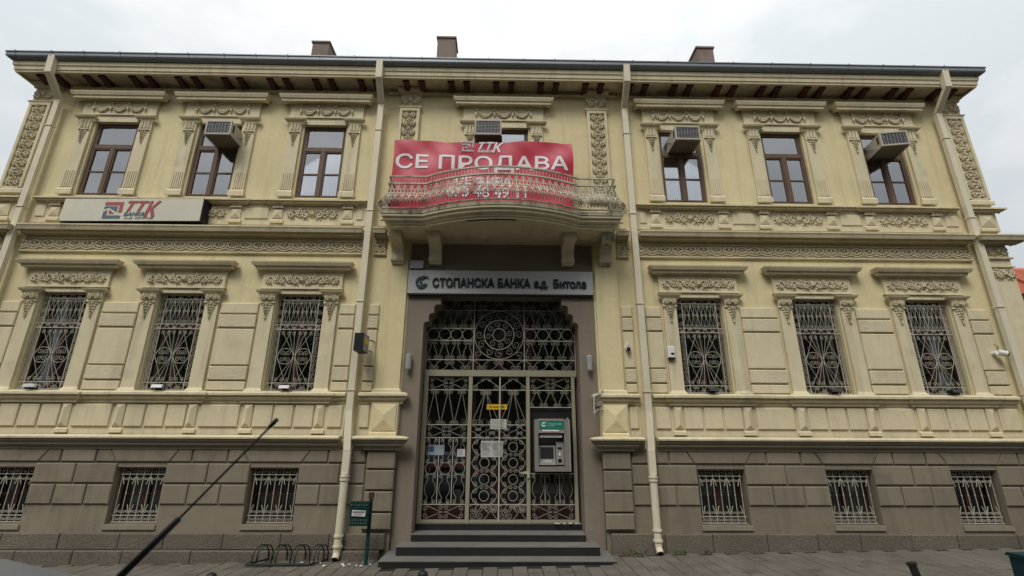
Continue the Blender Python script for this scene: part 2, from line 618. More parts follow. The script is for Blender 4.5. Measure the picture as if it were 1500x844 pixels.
# ---- basement rustication
YB, YF = -.055, -.088
rows = [(1.315, 1.505), (1.005, 1.29), (.70, .98)]


def blk(x0, x1, z0, z1, poly=None, y=YF):
    part('wall_block', MB().block(x0, x1, z0, z1, YB, y + rnd.uniform(-.003, .003), .014, poly), BASE, B)


G = .011
for c in COLS:       # flat-arch keystone over each basement window
    z0, z1 = rows[0]
    blk(0, 0, 0, 0, [(c - .41, z0), (c + .41, z0), (c + .53, z1), (c - .53, z1)])


def gap(a, b, ends):
    """blocks between x=a and x=b; ends say whether a keystone leans in at each side"""
    z0, z1 = rows[0]
    wd = b - a
    if ends == (1, 1):
        t1, t2 = a + wd * .285, b - wd * .285
        blk(0, 0, 0, 0, [(a + .035, z0), (t1 - G, z0), (t1 - G, z1), (a + .155, z1)])
        blk(t1 + G, t2 - G, z0, z1)
        blk(0, 0, 0, 0, [(t2 + G, z0), (b - .035, z0), (b - .155, z1), (t2 + G, z1)])
    elif ends == (1, 0):
        t1 = a + wd * .42
        blk(0, 0, 0, 0, [(a + .035, z0), (t1 - G, z0), (t1 - G, z1), (a + .155, z1)])
        blk(t1 + G, b - G, z0, z1)
    else:
        t1 = b - wd * .42
        blk(a + G, t1 - G, z0, z1)
        blk(0, 0, 0, 0, [(t1 + G, z0), (b - .035, z0), (b - .155, z1), (t1 + G, z1)])
    z0, z1 = rows[1]
    m_ = (a + b) / 2 if ends == (1, 1) else (a + wd * .62 if ends == (1, 0) else b - wd * .62)
    blk(a + .004, m_ - G, z0, z1)
    blk(m_ + G, b - .004, z0, z1)
    z0, z1 = rows[2]
    q = [a + .004, a + wd * .31, b - wd * .31, b - .004] if ends == (1, 1) else [a + .004, (a + b) / 2 + (-.16 if ends == (1, 0) else .16), b - .004]
    for i in range(len(q) - 1):
        blk(q[i] + (G if i else 0), q[i + 1] - (G if i < len(q) - 2 else 0), z0, z1)


H = .385
gap(-9.0, COLS[0] - H, (0, 1))
gap(COLS[0] + H, COLS[1] - H, (1, 1))
gap(COLS[1] + H, COLS[2] - H, (1, 1))
gap(COLS[2] + H, -2.12, (1, 0))
gap(2.12, COLS[3] - H, (0, 1))
gap(COLS[3] + H, COLS[4] - H, (1, 1))
gap(COLS[4] + H, COLS[5] - H, (1, 1))
gap(COLS[5] + H, 9.0, (1, 0))
for sx in (-1, 1):   # piers beside the portal and at the corners
    for (a, b) in ((1.655, 2.10), (9.02, HOME + .06)):
        for (z0, z1) in ((1.225, 1.50), (.915, 1.205), (.605, .895), (.355, .585)):
            x0, x1 = sorted((sx * a, sx * b))
            part('pier_block', MB().block(x0, x1, z0, z1, YB, -.125, .016), BASE, B)
for c in COLS:
    part('window_sill', MB().box(c - .40, c + .40, -.085, .2, .345, .412), BAND, B)


# ---- string courses, cut where the rain pipes pass
def runs(a, b):
    """split a run at the pipes it crosses"""
    cuts = [p for p in PIPES if a < p < b]
    e = [a] + [v for p in cuts for v in (p - .105, p + .105)] + [b]
    return [(e[i], e[i + 1]) for i in range(0, len(e), 2)]


band_prof = [(0, 1.505), (.045, 1.505), (.05, 1.545), (.10, 1.575), (.105, 1.60), (.14, 1.635), (.145, 1.665), (0, 1.665)]
lip_prof = [(0, 1.667), (.165, 1.667), (.17, 1.69), (.15, 1.705), (0, 1.725)]
sill_prof = [(0, 2.225), (.035, 2.23), (.04, 2.275), (.085, 2.30), (.09, 2.345), (.125, 2.35), (.125, 2.385), (.10, 2.40), (0, 2.425)]
mid_prof = [(0, 5.215), (.05, 5.22), (.055, 5.26), (.13, 5.275), (.135, 5.325), (.20, 5.335), (.22, 5.40), (.235, 5.43), (.235, 5.455), (0, 5.475)]
led_prof = [(0, 5.885), (.03, 5.89), (.035, 5.92), (.075, 5.945), (.08, 5.98), (.11, 5.985), (.11, 6.015), (0, 6.035)]
fri_prof = [(0, 4.875), (.03, 4.88), (.045, 4.905), (.045, 4.925), (0, 4.93)]
for sx in (-1, 1):
    for a, b in runs(*sorted((sx * 2.12, sx * 9.02))):
        part('band_course', MB().mould(a, b, band_prof, -.055, 0, 0), BAND, B)
        part('band_lip', MB().mould(a, b, lip_prof, -.055, 0, 0), TRIM, B)
        part('sill_course', MB().mould(a, b, sill_prof, 0, 0, 0), TRIM, B)
        part('main_cornice', MB().mould(a, b, mid_prof, 0, 0, 0, True), TRIM, B)
        part('upper_ledge', MB().mould(a, b, led_prof, 0, 0, 0, True), TRIM, B)
        part('frieze_moulding', MB().mould(a, b, fri_prof, 0, 0, 0, True), TRIM, B)
    # breaks forward over the piers (portal side and corner)
    for a, b in ((1.62, 2.12), (9.02, HOME + .06)):
        a, b = sorted((sx * a, sx * b))
        part('band_course', MB().mould(a, b, band_prof, -.12), BAND, B)
        part('band_lip', MB().mould(a, b, lip_prof, -.12), TRIM, B)
        part('pier_base', MB().mould(a + .03, b - .03, sill_prof, -.045), TRIM, B)
    a, b = sorted((sx * 9.03, sx * (HOME + .05)))
    part('main_cornice', MB().mould(a, b, mid_prof, -.06, sag=True), TRIM, B)
    part('upper_ledge', MB().mould(a, b, led_prof, -.06, sag=True), TRIM, B)
# wall under the sill course is one step proud so the panels sit in a cream field
for sx in (-1, 1):
    for a, b in runs(*sorted((sx * 2.1, sx * 9.02))):
        part('panel_field', MB().box(a, b, -.02, 0, 1.70, 2.23), TRIM, B)
        part('parapet_field', MB().box(a, b, -.02, 0, 5.46, 5.89), TRIM, B)


def pyramid(name, x0, x1, z0, z1, yb, yf, parent=B, m=STONE, foot=True):
    b = MB()
    cx = (x0 + x1) / 2
    hz = (x1 - x0) / 2
    b.add([(x0, yb, z0), (x1, yb, z0), (x1, yb, z1), (x0, yb, z1), (x0, yb - .02, z0), (x1, yb - .02, z0), (x1, yb - .02, z1), (x0, yb - .02, z1),
           (cx, yf, z0 + hz * .9), (cx, yf, max(z0 + hz * .95, z1 - hz * .9))],
          [(0, 1, 5, 4), (1, 2, 6, 5), (2, 3, 7, 6), (3, 0, 4, 7), (4, 5, 8), (5, 6, 9, 8), (6, 7, 9), (7, 4, 8, 9)])
    if foot:
        b.mould(x0, x1, [(0, z0 - .09), (.03, z0 - .09), (.03, z0 - .04), (.0, z0)], yb - .001)
    return part(name, b, m, parent)


def rpanel(x0, x1, z0, z1, yb=-.02, yf=-.05, m=STONE, name='wall_panel'):
    b = MB().block(x0, x1, z0, z1, yb, yf, .012)
    return part(name, b, m, B)


for i, c in enumerate(COLS):
    for k in (-1, 0, 1):
        rpanel(c + k * .335 - .150, c + k * .335 + .150, 1.85, 2.195)
    for s_ in (-1, 1):
        pyramid('pedestal', c + s_ * .585 - .075, c + s_ * .585 + .075, 1.845, 2.21, -.02, -.085)
    part('sill_course', MB().mould(c - .70, c + .70, sill_prof, -.035), TRIM, B)
    part('upper_ledge', MB().mould(c - .79, c + .79, led_prof, -.04, sag=True), TRIM, B)
    for s_ in (-1, 1):
        px = c + s_ * .65
        p_ = pyramid('pedestal', px - .09, px + .09, 5.585, 5.775, -.02, -.07)
        d = MB()
        d.box(px - .105, px + .105, -.075, -.02, 5.795, 5.815)
        for q in (-1, 0, 1):
            d.blob(px + q * .062, -.06, 5.845, .028, .03, .03)
        d.box(px - .11, px + .11, -.07, -.02, 5.865, 5.884)
        part('pedestal_cap', d, RELIEF, p_)


def wide_gaps():
    e = [-9.02] + COLS[:3] + [-2.10]
    f_ = [2.10] + COLS[3:] + [9.02]
    for q in (e, f_):
        for i in range(len(q) - 1):
            yield q[i], q[i + 1], i == 0 and q is e or (i == len(q) - 2 and q is f_), i == len(q) - 2 and q is e or (i == 0 and q is f_)


def segs(a, b):
    out_ = []
    for p in PIPES:
        if a < p < b:
            if p - .12 - a > .08:
                out_.append((a, p - .12))
            if b - p - .12 > .08:
                out_.append((p + .12, b))
            return out_
    return [(a, b)]


for a, b, corner, pier in wide_gaps():
    la = a + (.70 if a in COLS else .03)
    lb = b - (.70 if b in COLS else .03)
    for x0, x1 in segs(la, lb):
        rpanel(x0 + .025, x1 - .025, 1.85, 2.195)
    la = a + (.775 if a in COLS else .03)
    lb = b - (.775 if b in COLS else .03)
    for x0, x1 in segs(la, lb):
        rpanel(x0 + .045, x1 - .045, 5.575, 5.80, -.02, -.04)
    # five stone panels stacked between the lower windows
    la = a + (.715 if a in COLS else .035)
    lb = b - (.715 if b in COLS else .05)
    for x0, x1 in segs(la, lb):
        rpanel(x0, x1, 3.755, 3.94, 0, -.035, STONE, 'stone_panel')
        rpanel(x0, x1, 3.505, 3.73, 0, -.045, ROUGH, 'rough_stone_panel')
        rpanel(x0, x1, 2.855, 3.48, 0, -.035, STONE, 'stone_panel')
        rpanel(x0, x1, 2.605, 2.83, 0, -.045, ROUGH, 'rough_stone_panel')
        rpanel(x0, x1, 2.435, 2.58, 0, -.035, STONE, 'stone_panel')


# ------------------------------------------------------------------ carved ornament
def spiral(cx, cz, r, a0, dr, turns=1.35, n=14, r_in=.18):
    return [(cx + (r * (1 - t) + r * r_in * t) * math.cos(a0 + dr * 2 * PI * turns * t), cz + (r * (1 - t) + r * r_in * t) * math.sin(a0 + dr * 2 * PI * turns * t))
            for t in [i / n for i in range(n + 1)]]


def arabesque(w_, h_, seed, vertical=False, rows_=6):
    """relief of mirrored scrolls and leaves, centred at the origin"""
    r_ = random.Random(seed)
    b = MB()

    def scroll(cx, cz, r, a0, dr):
        b.tube([(x, -.012, z) for x, z in spiral(cx, cz, r, a0, dr, 1.2, 10)], r * .17 + .003, 4)
        b.blob(cx, -.014, cz, r * .3, .014, r * .3)
        for k in range(5):
            an = a0 + dr * (k * .8 + .3)
            b.leaf(cx + r * math.cos(an), cz + r * math.sin(an), an + dr * .7, r * .75, r * .55, .022)
    if not vertical:
        u = h_ * .27
        n = max(2, int(w_ / 2 / (h_ * .52)))
        for sx in (-1, 1):
            for i in range(n):
                cx = sx * (h_ * .34 + (i + .35) * (w_ / 2 - h_ * .3) / n)
                cz = h_ * .12 * (1 if i % 2 else -1)
                scroll(cx, cz, u * (1 - .18 * i / n), PI / 2 if sx > 0 else PI / 2, sx * (1 if i % 2 else -1))
            b.tube([(sx * (h_ * .2 + t * (w_ / 2 - h_ * .3)), -.01, h_ * .26 * math.sin(t * n * PI)) for t in [i / 24 for i in range(25)]], .009, 4)
            b.leaf(sx * (w_ / 2 - h_ * .42), 0, 0 if sx > 0 else PI, h_ * .42, h_ * .3, .025)
            for k in range(7):
                b.leaf(sx * r_.uniform(h_ * .3, w_ / 2 - h_ * .25), r_.uniform(-.33, .33) * h_, r_.uniform(0, 6.28), h_ * .22, h_ * .13, .024)
        for k in range(10):
            an = k * PI / 5
            b.leaf(0, 0, an, h_ * .40, h_ * .2, .022)
        b.blob(0, -.02, 0, h_ * .17, .022, h_ * .17)
    else:
        st = h_ / rows_
        for i in range(rows_):
            cz = -h_ / 2 + (i + .5) * st
            for sx in (-1, 1):
                scroll(sx * w_ * .25, cz, min(w_ * .21, st * .36), -PI / 2, sx)
                b.leaf(sx * w_ * .06, cz + st * .22, PI / 2 - sx * 1.0, w_ * .36, w_ * .2, .026)
                b.leaf(sx * w_ * .05, cz - st * .42, PI / 2 - sx * .55, w_ * .34, w_ * .18, .026)
            b.leaf(0, cz - st * .2, PI / 2, st * .5, w_ * .22, .03)
            b.blob(0, -.02, cz + st * .42, w_ * .10, .022, w_ * .09)
    return b


def swag(n, w_, h_):
    """festoons between hanging drops"""
    b = MB()
    r_ = random.Random(3)
    for i in range(n):
        xa = -w_ / 2 + i * w_ / n
        for k in range(13):
            t = (k + .5) / 13
            x = xa + t * w_ / n
            z = h_ * .30 - h_ * .62 * (1 - (2 * t - 1) ** 2)
            r = h_ * (.06 + .075 * math.sin(PI * t))
            for q in range(2):
                b.blob(x + r_.uniform(-.01, .01), -.022, z + (q - .5) * r * 1.1, r * .62, .028, r * .62)
            b.leaf(x, z - r * .8, -PI / 2 + r_.uniform(-.7, .7), r * .9, r * .8, .02)
    for i in range(n + 1):
        x = -w_ / 2 + i * w_ / n
        b.blob(x, -.025, h_ * .36, h_ * .09, .028, h_ * .10)
        b.leaf(x, h_ * .3, -PI / 2, h_ * .35, h_ * .2, .03)
        b.blob(x, -.028, -h_ * .16, h_ * .10, .032, h_ * .20)
        b.leaf(x, h_ * .36, PI / 2 + .5, h_ * .2, h_ * .1, .02)
        b.leaf(x, h_ * .36, PI / 2 - .5, h_ * .2, h_ * .1, .02)
    return b


def leaf_drop(w_, h_):
    """pendant of leaves narrowing downwards, origin at its top"""
    b = MB()
    for i in range(5):
        z = -h_ * (i + .35) / 5.2
        ww = w_ * (1 - .17 * i)
        for sx in (-1, 1):
            b.leaf(sx * ww * .06, z + .02, -PI / 2 + sx * (1.05 - .12 * i), ww * .5, ww * .32, .03)
            b.blob(sx * ww * .28, -.018, z - .012, ww * .11, .022, ww * .10)
        b.blob(0, -.025, z, ww * .13, .03, ww * .14)
    b.blob(0, -.02, -h_ * .97, w_ * .12, .025, w_ * .16)
    return b


def flute3(w_, z0, z1, d=.03):
    b = MB()
    for k in (-1, 0, 1):
        b.tube([(k * w_ * .30, -.004, z0), (k * w_ * .30, -.004, z1)], w_ * .12, 6, 1.2)
        b.blob(k * w_ * .30, -.012, z0 - .012, w_ * .10, .024, .014)
    b.box(-w_ * .5, w_ * .5, -d, 0, z0 - .05, z0 - .03)
    return b


RD = 1.7     # depth of the carving


def deep(b):
    b.v = [(x, y * RD, z) for x, y, z in b.v]
    return b


ORN = {
    'upanel': deep(arabesque(.90, .25, 4)).mesh('carved_panel', RELIEF),
    'lpanel': deep(arabesque(1.30, .215, 9)).mesh('carved_panel', RELIEF),
    'swag': (swag(3, 1.02, .26)).mesh('garland', RELIEF, True),
    'swagc': (swag(3, 1.10, .26)).mesh('garland', RELIEF, True),
    'udrop': (leaf_drop(.145, .25)).mesh('leaf_drop', RELIEF),
    'ldrop': (leaf_drop(.18, .26)).mesh('leaf_drop', RELIEF),
    'utri': flute3(.21, 7.50, 7.645).mesh('capital_flutes', RELIEF),
    'ltri': deep(arabesque(.20, .13, 5)).mesh('capital_carving', RELIEF),
    'pil': deep(arabesque(.25, 1.84, 2, True, 9)).mesh('carved_panel', RELIEF),
    'pilcap': deep(arabesque(.36, .24, 12)).mesh('capital_carving', RELIEF),
}
# frieze unit: interlaced ribbon with a flower in each eye and a scalloped lower edge
FU = .46
fb = MB()
for sgn in (-1, 1):
    fb.tube([(t * FU - FU / 2, -.012, sgn * .058 * math.cos(2 * PI * t)) for t in [i / 16 for i in range(17)]], .013, 4, .9)
    fb.tube([(t * FU - FU / 2, -.014, .052 * math.sin(sgn * 6 * PI * t)) for t in [i / 24 for i in range(25)]], .0085, 4, .9)
for cx in (0, FU / 2 - .001):
    for k in range(4):
        fb.leaf(cx, 0, PI / 4 + k * PI / 2, .055, .03, .026)
    fb.blob(cx, -.02, 0, .017, .02, .017)
fb.tube([(t * FU - FU / 2, -.012, -.086 - .020 * math.cos(4 * PI * t)) for t in [i / 20 for i in range(21)]], .012, 4, .9)
fb.tube([(-FU / 2, -.012, .092), (FU / 2, -.012, .092)], .010, 4, .9)
frm = deep(fb).mesh('frieze_ornament', RELIEF)
for sx in (-1, 1):
    for a, b in runs(*sorted((sx * 2.13, sx * 9.0))):
        n = max(1, round((b - a - .02) / FU))
        for i in range(n):
            o = O('frieze_ornament', frm, B, (a + (i + .5) * (b - a) / n, 0, 5.045))
            o.scale.x = (b - a) / n / FU
        part('frieze_field', MB().box(a, b, -.008, 0, 4.93, 5.18), TRIM, B)

# ------------------------------------------------------------------ window surrounds
hoodU = [(0, 8.165), (.02, 8.165), (.025, 8.20), (.09, 8.235), (.13, 8.25), (.135, 8.31), (.155, 8.33), (.175, 8.40), (.18, 8.435), (0, 8.455)]
hoodL = [(0, 4.545), (.02, 4.545), (.03, 4.58), (.095, 4.605), (.10, 4.655), (.135, 4.67), (.16, 4.73), (.165, 4.755), (0, 4.775)]
capU = [(0, 7.725), (.03, 7.73), (.035, 7.76), (.06, 7.785), (.075, 7.81), (.085, 7.84), (0, 7.845)]
capL = [(0, 4.10), (.03, 4.105), (.035, 4.135), (.06, 4.155), (.075, 4.18), (.085, 4.208), (0, 4.213)]


def surround_upper(c, hw=.42, sill=6.035, orn='swag'):
    for s_ in (-1, 1):
        px = c + s_ * (hw + .165)
        b = MB().box(px - .12, px + .12, -.05, 0, sill + .13, 7.66)
        j = part('jamb_pilaster', b, TRIM, B)
        part('pilaster_foot', MB().mould(px - .12, px + .12, [(0, sill), (.03, sill), (.03, sill + .09), (.008, sill + .13), (0, sill + .13)], -.05), TRIM, j)
        fl_ = MB()
        for q in range(5):
            xx = px - .08 + q * .04
            fl_.box(xx - .011, xx + .011, -.062, -.05, sill + .15, sill + .50)
        part('flutes', fl_, TRIM, j)
        O('capital_flutes', ORN['utri'], j, (px, -.05, 0))
        O('leaf_drop', ORN['udrop'], j, (px, -.05, 7.425))
        part('capital', MB().mould(px - .125, px + .125, capU, -.05, sag=True), TRIM, j)
    part('lintel', MB().box(c - hw, c + hw, -.03, .0, 7.656, 7.80), TRIM, B)
    e = part('entablature', MB().box(c - hw - .31, c + hw + .31, -.045, 0, 7.80, 8.15).box(c - hw - .33, c + hw + .33, -.06, 0, 7.802, 7.825), TRIM, B)
    O('garland', ORN[orn], e, (c, -.045, 7.975))
    part('window_hood', MB().mould(c - hw - .33, c + hw + .33, hoodU, -.04, sag=True), TRIM, B)


def surround_lower(c, hw=.42):
    for s_ in (-1, 1):
        px = c + s_ * (hw + .135)
        j = part('jamb_pilaster', MB().box(px - .115, px + .115, -.05, 0, 2.40, 4.10), TRIM, B)
        part('pilaster_foot', MB().mould(px - .115, px + .115, [(0, 2.39), (.035, 2.39), (.035, 2.42), (0, 2.475)], -.05), TRIM, j)
        part('capital', MB().mould(px - .12, px + .12, capL, -.05, sag=True), TRIM, j)
        part('capital_block', MB().mould(px - .10, px + .10, [(0, 3.925), (.03, 3.94), (.02, 3.96), (.025, 4.08)], -.05), TRIM, j)
        O('capital_carving', ORN['ltri'], j, (px, -.075, 4.03))
        O('leaf_drop', ORN['ldrop'], j, (px, -.05, 3.935))
    part('lintel', MB().box(c - hw, c + hw, -.03, 0, 4.121, 4.205), TRIM, B)
    e = part('entablature', MB().box(c - hw - .29, c + hw + .29, -.045, 0, 4.215, 4.54).box(c - hw - .31, c + hw + .31, -.06, 0, 4.205, 4.23), TRIM, B)
    O('carved_panel', ORN['lpanel'], e, (c, -.045, 4.375))
    part('window_hood', MB().mould(c - hw - .31, c + hw + .31, hoodL, -.04, sag=True), TRIM, B)


for c in COLS:
    surround_upper(c)
    surround_lower(c)
    O('carved_panel', ORN['upanel'], B, (c, -.02, 5.69))
surround_upper(0.0, .5, 5.45, 'swagc')


# ------------------------------------------------------------------ windows
def sash(b, x0, x1, z0, z1, t, y0, y1):
    b.box(x0, x0 + t, y0, y1, z0, z1)
    b.box(x1 - t, x1, y0, y1, z0, z1)
    b.box(x0 + t, x1 - t, y0, y1, z0, z0 + t)
    b.box(x0 + t, x1 - t, y0, y1, z1 - t, z1)


def pane(x0, x1, z0, z1, y, par, m=GLASS):
    b = MB()
    b.box(x0, x1, y, y + .004, z0, z1)
    return part('pane', b, m, par)


def folds(x0, x1, z0, z1, y, amp, n, seed):
    b = MB()
    k = n * 6
    r_ = random.Random(seed)
    ph = r_.uniform(0, 6)
    row = [(x0 + (x1 - x0) * i / k, y + amp * math.sin(i * 2 * PI / 6 + ph) + amp * .6 * math.sin(i * .37 + ph)) for i in range(k + 1)]
    vs = [(x, yy, z0) for x, yy in row] + [(x, yy, z1) for x, yy in row]
    b.add(vs, [(i, i + 1, k + 2 + i, k + 1 + i) for i in range(k)])
    return b


for i, c in enumerate(COLS + [0.0]):
    hw = .42 if i < 6 else .5
    z0, z1 = (6.04, 7.655) if i < 6 else (5.42, 7.655)
    b = MB()
    sash(b, c - hw, c + hw, z0, z1, .045, .05, .12)
    zt = 7.09
    b.box(c - hw + .045, c + hw - .055, .045, .12, zt, zt + .075)
    b.box(c - .036, c + .036, .04, .115, z0 + .055, zt)
    zm = (z0 + zt) / 2 + .02
    for s_ in (-1, 1):
        xa, xb = sorted((c + s_ * .036, c + s_ * (hw - .045)))
        sash(b, xa, xb, z0 + .055, zt, .024, .055, .105)
        b.box(xa + .024, xb - .024, .065, .10, zm - .015, zm + .015)
    sash(b, c - hw + .045, c + hw - .055, zt + .075, z1 - .045, .022, .055, .105)
    wn = part('window', b, BROWNW, B)
    pane(c - hw + .063, c + hw - .063, zt + .09, z1 - .063, .08, wn, GLASSU)
    for s_ in (-1, 1):
        xa, xb = sorted((c + s_ * .056, c + s_ * (hw - .066)))
        pane(xa, xb, z0 + .08, zm - .012, .08, wn, GLASSU)
        pane(xa, xb, zm + .012, zt - .02, .08, wn, GLASSU)
    if i < 3:
        part('curtain', folds(c - hw + .05, c + hw - .05, z0 + .06, z1 - .06, .135, .005, 14, i), CURT, wn, smooth=True)
    elif i == 3:
        part('curtain', folds(c - .02, c + hw - .05, z0 + .06, zt, .15, .008, 9, i), CURT2, wn, smooth=True)
        part('curtain', folds(c - hw + .05, c - .04, z0 + .06, zt - .1, .16, .006, 8, i), CURT2, wn, smooth=True)
    elif i == 4:
        part('curtain', folds(c - hw + .05, c + hw - .05, zt + .05, z1 - .06, .15, .006, 14, i), CURT2, wn, smooth=True)
        part('curtain', folds(c - hw + .05, c + hw - .05, z0 + .06, zt - .05, .24, .012, 10, i), CURT2, wn, smooth=True)
    elif i == 5:
        part('curtain', folds(c + .02, c + hw - .05, z0 + .06, zt, .17, .01, 7, i), CURT2, wn, smooth=True)
        q = MB()
        q.add([(c - .22, .2, 6.10), (c + .03, .2, 6.10), (c + .03, .22, 6.30), (c - .05, .22, 6.42), (c - .15, .21, 6.28)], [(0, 1, 2, 3, 4)])
        part('paper_sheet', q, CURT, wn)


# ------------------------------------------------------------------ wrought iron
class Iron(MB):
    def line(s, *p, r=.006, y=0.0):
        s.tube([(a, y, b) for a, b in p], r, 4)

    def vol(s, cx, cz, r, a0, dr, turns=1.3, w_=.0035, y=0.0):
        s.tube([(a, y, b) for a, b in spiral(cx, cz, r, a0, dr, turns, 11, .22)], w_, 4)

    def ring(s, cx, cz, r, w_=.005, y=0.0, n=14):
        s.tube([(cx + r * math.cos(2 * PI * k / n), y, cz + r * math.sin(2 * PI * k / n)) for k in range(n)], w_, 4, closed=True)

    def zig(s, x0, x1, z0, z1, n, r, w_=.0034):
        """hearts: diagonals running between curls along the top and the foot of a row"""
        d = (x1 - x0) / n
        for i in range(n):
            xa, xm, xb = x0 + i * d, x0 + (i + .5) * d, x0 + (i + 1) * d
            s.line((xa + r * .2, z0 + r), (xm - r * .15, z1 - r * .6), r=w_)
            s.line((xb - r * .2, z0 + r), (xm + r * .15, z1 - r * .6), r=w_)
            s.vol(xa + r * 1.15, z0 + r, r, PI, 1, w_=w_)
            s.vol(xb - r * 1.15, z0 + r, r, 0, -1, w_=w_)
            s.vol(xm - r * 1.1, z1 - r, r, 0, 1, w_=w_)
            s.vol(xm + r * 1.1, z1 - r, r, PI, -1, w_=w_)

    def curls(s, x0, x1, z0, z1, n, w_=.0034):
        """row of paired C-scrolls"""
        d = (x1 - x0) / n
        h = z1 - z0
        r = min(d * .23, h * .27)
        for i in range(n):
            xa, xb = x0 + i * d, x0 + (i + 1) * d
            xm = (xa + xb) / 2
            f = 1 if i % 2 else -1
            zc = z0 + r if f < 0 else z1 - r
            zo = z1 if f < 0 else z0
            s.vol(xm - r * 1.05, zc, r, 0, f, w_=w_)
            s.vol(xm + r * 1.05, zc, r, PI, -f, w_=w_)
            s.tube([(xm + (xa - xm) * t * .96, 0, zc + (zo - zc) * math.sin(t * PI / 2) * .93) for t in [k / 6 for k in range(7)]], w_, 4)
            s.tube([(xm + (xb - xm) * t * .96, 0, zc + (zo - zc) * math.sin(t * PI / 2) * .93) for t in [k / 6 for k in range(7)]], w_, 4)

    def xs(s, x0, x1, z0, z1, w_=.0034):
        """crossed S-scrolls with curls in the corners and at the middle"""
        r = (z1 - z0) * .20
        xm, zm = (x0 + x1) / 2, (z0 + z1) / 2
        for sx in (-1, 1):
            for sz in (-1, 1):
                cx, cz = xm + sx * (x1 - x0) * .40, zm + sz * (z1 - z0) * .26
                s.vol(cx, cz, r, PI / 2 * -sz, sx * sz, w_=w_)
                s.line((cx - sx * r * .2, cz + sz * r), (xm + sx * r * .3, zm - sz * r * .3), r=w_)
                s.vol(xm + sx * r * 1.1, zm + sz * (z1 - z0) * .27, r * .95, PI if sx > 0 else 0, -sx * sz, w_=w_)

    def bottles(s, x0, x1, z0, z1, n, w_=.0034):
        """slim bottle outlines with curls at neck and foot, bars between"""
        d = (x1 - x0) / n
        h = z1 - z0
        for i in range(n):
            xm = x0 + (i + .5) * d
            for sx in (-1, 1):
                pts = [(.36, 0.0), (.20, .10), (.16, .22), (.34, .36), (.38, .50), (.34, .64), (.16, .78), (.20, .90), (.36, 1.0)]
                s.tube([(xm + sx * d * a, 0, z0 + h * b) for a, b in pts], w_, 4)
                s.vol(xm + sx * d * .30, z0 + d * .16, d * .15, -PI / 2, -sx, w_=w_)
                s.vol(xm + sx * d * .30, z1 - d * .16, d * .15, PI / 2, sx, w_=w_)


# lower-storey grille, local origin at the middle of its foot
gi = Iron()
W2, HH = .405, 1.68
for x in (-W2, W2):
    gi.line((x, 0), (x, HH), r=.007)
for x in (-.305, .305):
    gi.line((x, 0), (x, HH), r=.0075)
for z in (.012, .13, 1.055, 1.135, 1.585, HH - .008):
    gi.line((-W2, z), (W2, z), r=.008 if z in (.13, 1.055, 1.135, 1.585) else .006)
gi.curls(-W2, W2, .014, .13, 6)
gi.curls(-W2, W2, 1.06, 1.132, 6)
gi.curls(-W2, W2, 1.59, HH - .012, 6)
gi.zig(-.305, .305, 1.14, 1.58, 4, .038)
d_ = .61 / 4
for i in range(4):
    xm = -.305 + (i + .5) * d_
    gi.line((xm - d_ / 2, 1.56), (xm, 1.17), (xm + d_ / 2, 1.56), r=.0042)
    gi.vol(xm - .034, 1.365, .034, 0, 1)
    gi.vol(xm + .034, 1.365, .034, PI, -1)
for s_ in (-1, 1):
    gi.ring(s_ * .152, .585, .135)
    for k in range(4):
        a = k * PI / 2 + PI / 4
        gi.vol(s_ * .152 + .07 * math.cos(a), .585 + .07 * math.sin(a), .048, a + PI, 1 if k % 2 else -1)
    for xt in (.05, .15, .26):
        gi.line((s_ * .01, .60), (s_ * xt, 1.03), r=.0034)
        gi.line((s_ * .01, .57), (s_ * xt, .15), r=.0034)
    gi.line((s_ * .29, .58), (s_ * .10, 1.03), r=.0034)
    gi.line((s_ * .29, .58), (s_ * .10, .15), r=.0034)
    for zz in (.19, .985):
        for xt in (.06, .15, .245):
            gi.vol(s_ * xt, zz, .036, -PI / 2 if zz < .5 else PI / 2, s_)
    for k in range(6):
        zz = .20 + k * .155
        gi.vol(s_ * .355, zz, .043, PI / 2, s_)
        gi.vol(s_ * .355, zz + .078, .036, -PI / 2, -s_)
    for k in range(3):
        gi.vol(s_ * .355, 1.21 + k * .15, .043, PI / 2, s_)
grilleL = gi.mesh('window_grille', IRON)

# basement grille
gb = Iron()
WB, HB = .36, .80
for k in range(7):
    x = -.33 + k * .11
    gb.line((x, 0), (x, HB), r=.0062)
    gb.blob(x, 0, .42, .013, .013, .016)
    f = 1 if k % 2 else -1
    if k < 6:
        xm = x + .055
        gb.vol(xm - .024, .155, .024, 0, 1, w_=.0035)
        gb.vol(xm + .024, .155, .024, PI, -1, w_=.0035)
        gb.vol(xm - .024, .635, .024, 0, -1, w_=.0035)
        gb.vol(xm + .024, .635, .024, PI, 1, w_=.0035)
        gb.vol(xm - .024, .06, .026, 0, -1, w_=.0035)
        gb.vol(xm + .024, .06, .026, PI, 1, w_=.0035)
        gb.vol(xm, .745, .026, 0, f, w_=.0035)
    if k in (0, 2, 4, 6):
        for sx in (-1, 1):
            if -.36 < x + sx * .05 < .36:
                gb.line((x + sx * .012, .15), (x + sx * .048, .26), r=.0065)
                gb.line((x + sx * .012, .66), (x + sx * .048, .55), r=.0065)
for z in (.012, .105, .70, HB - .01):
    gb.line((-WB, z), (WB, z), r=.008)
grilleB = gb.mesh('window_grille', IRON)

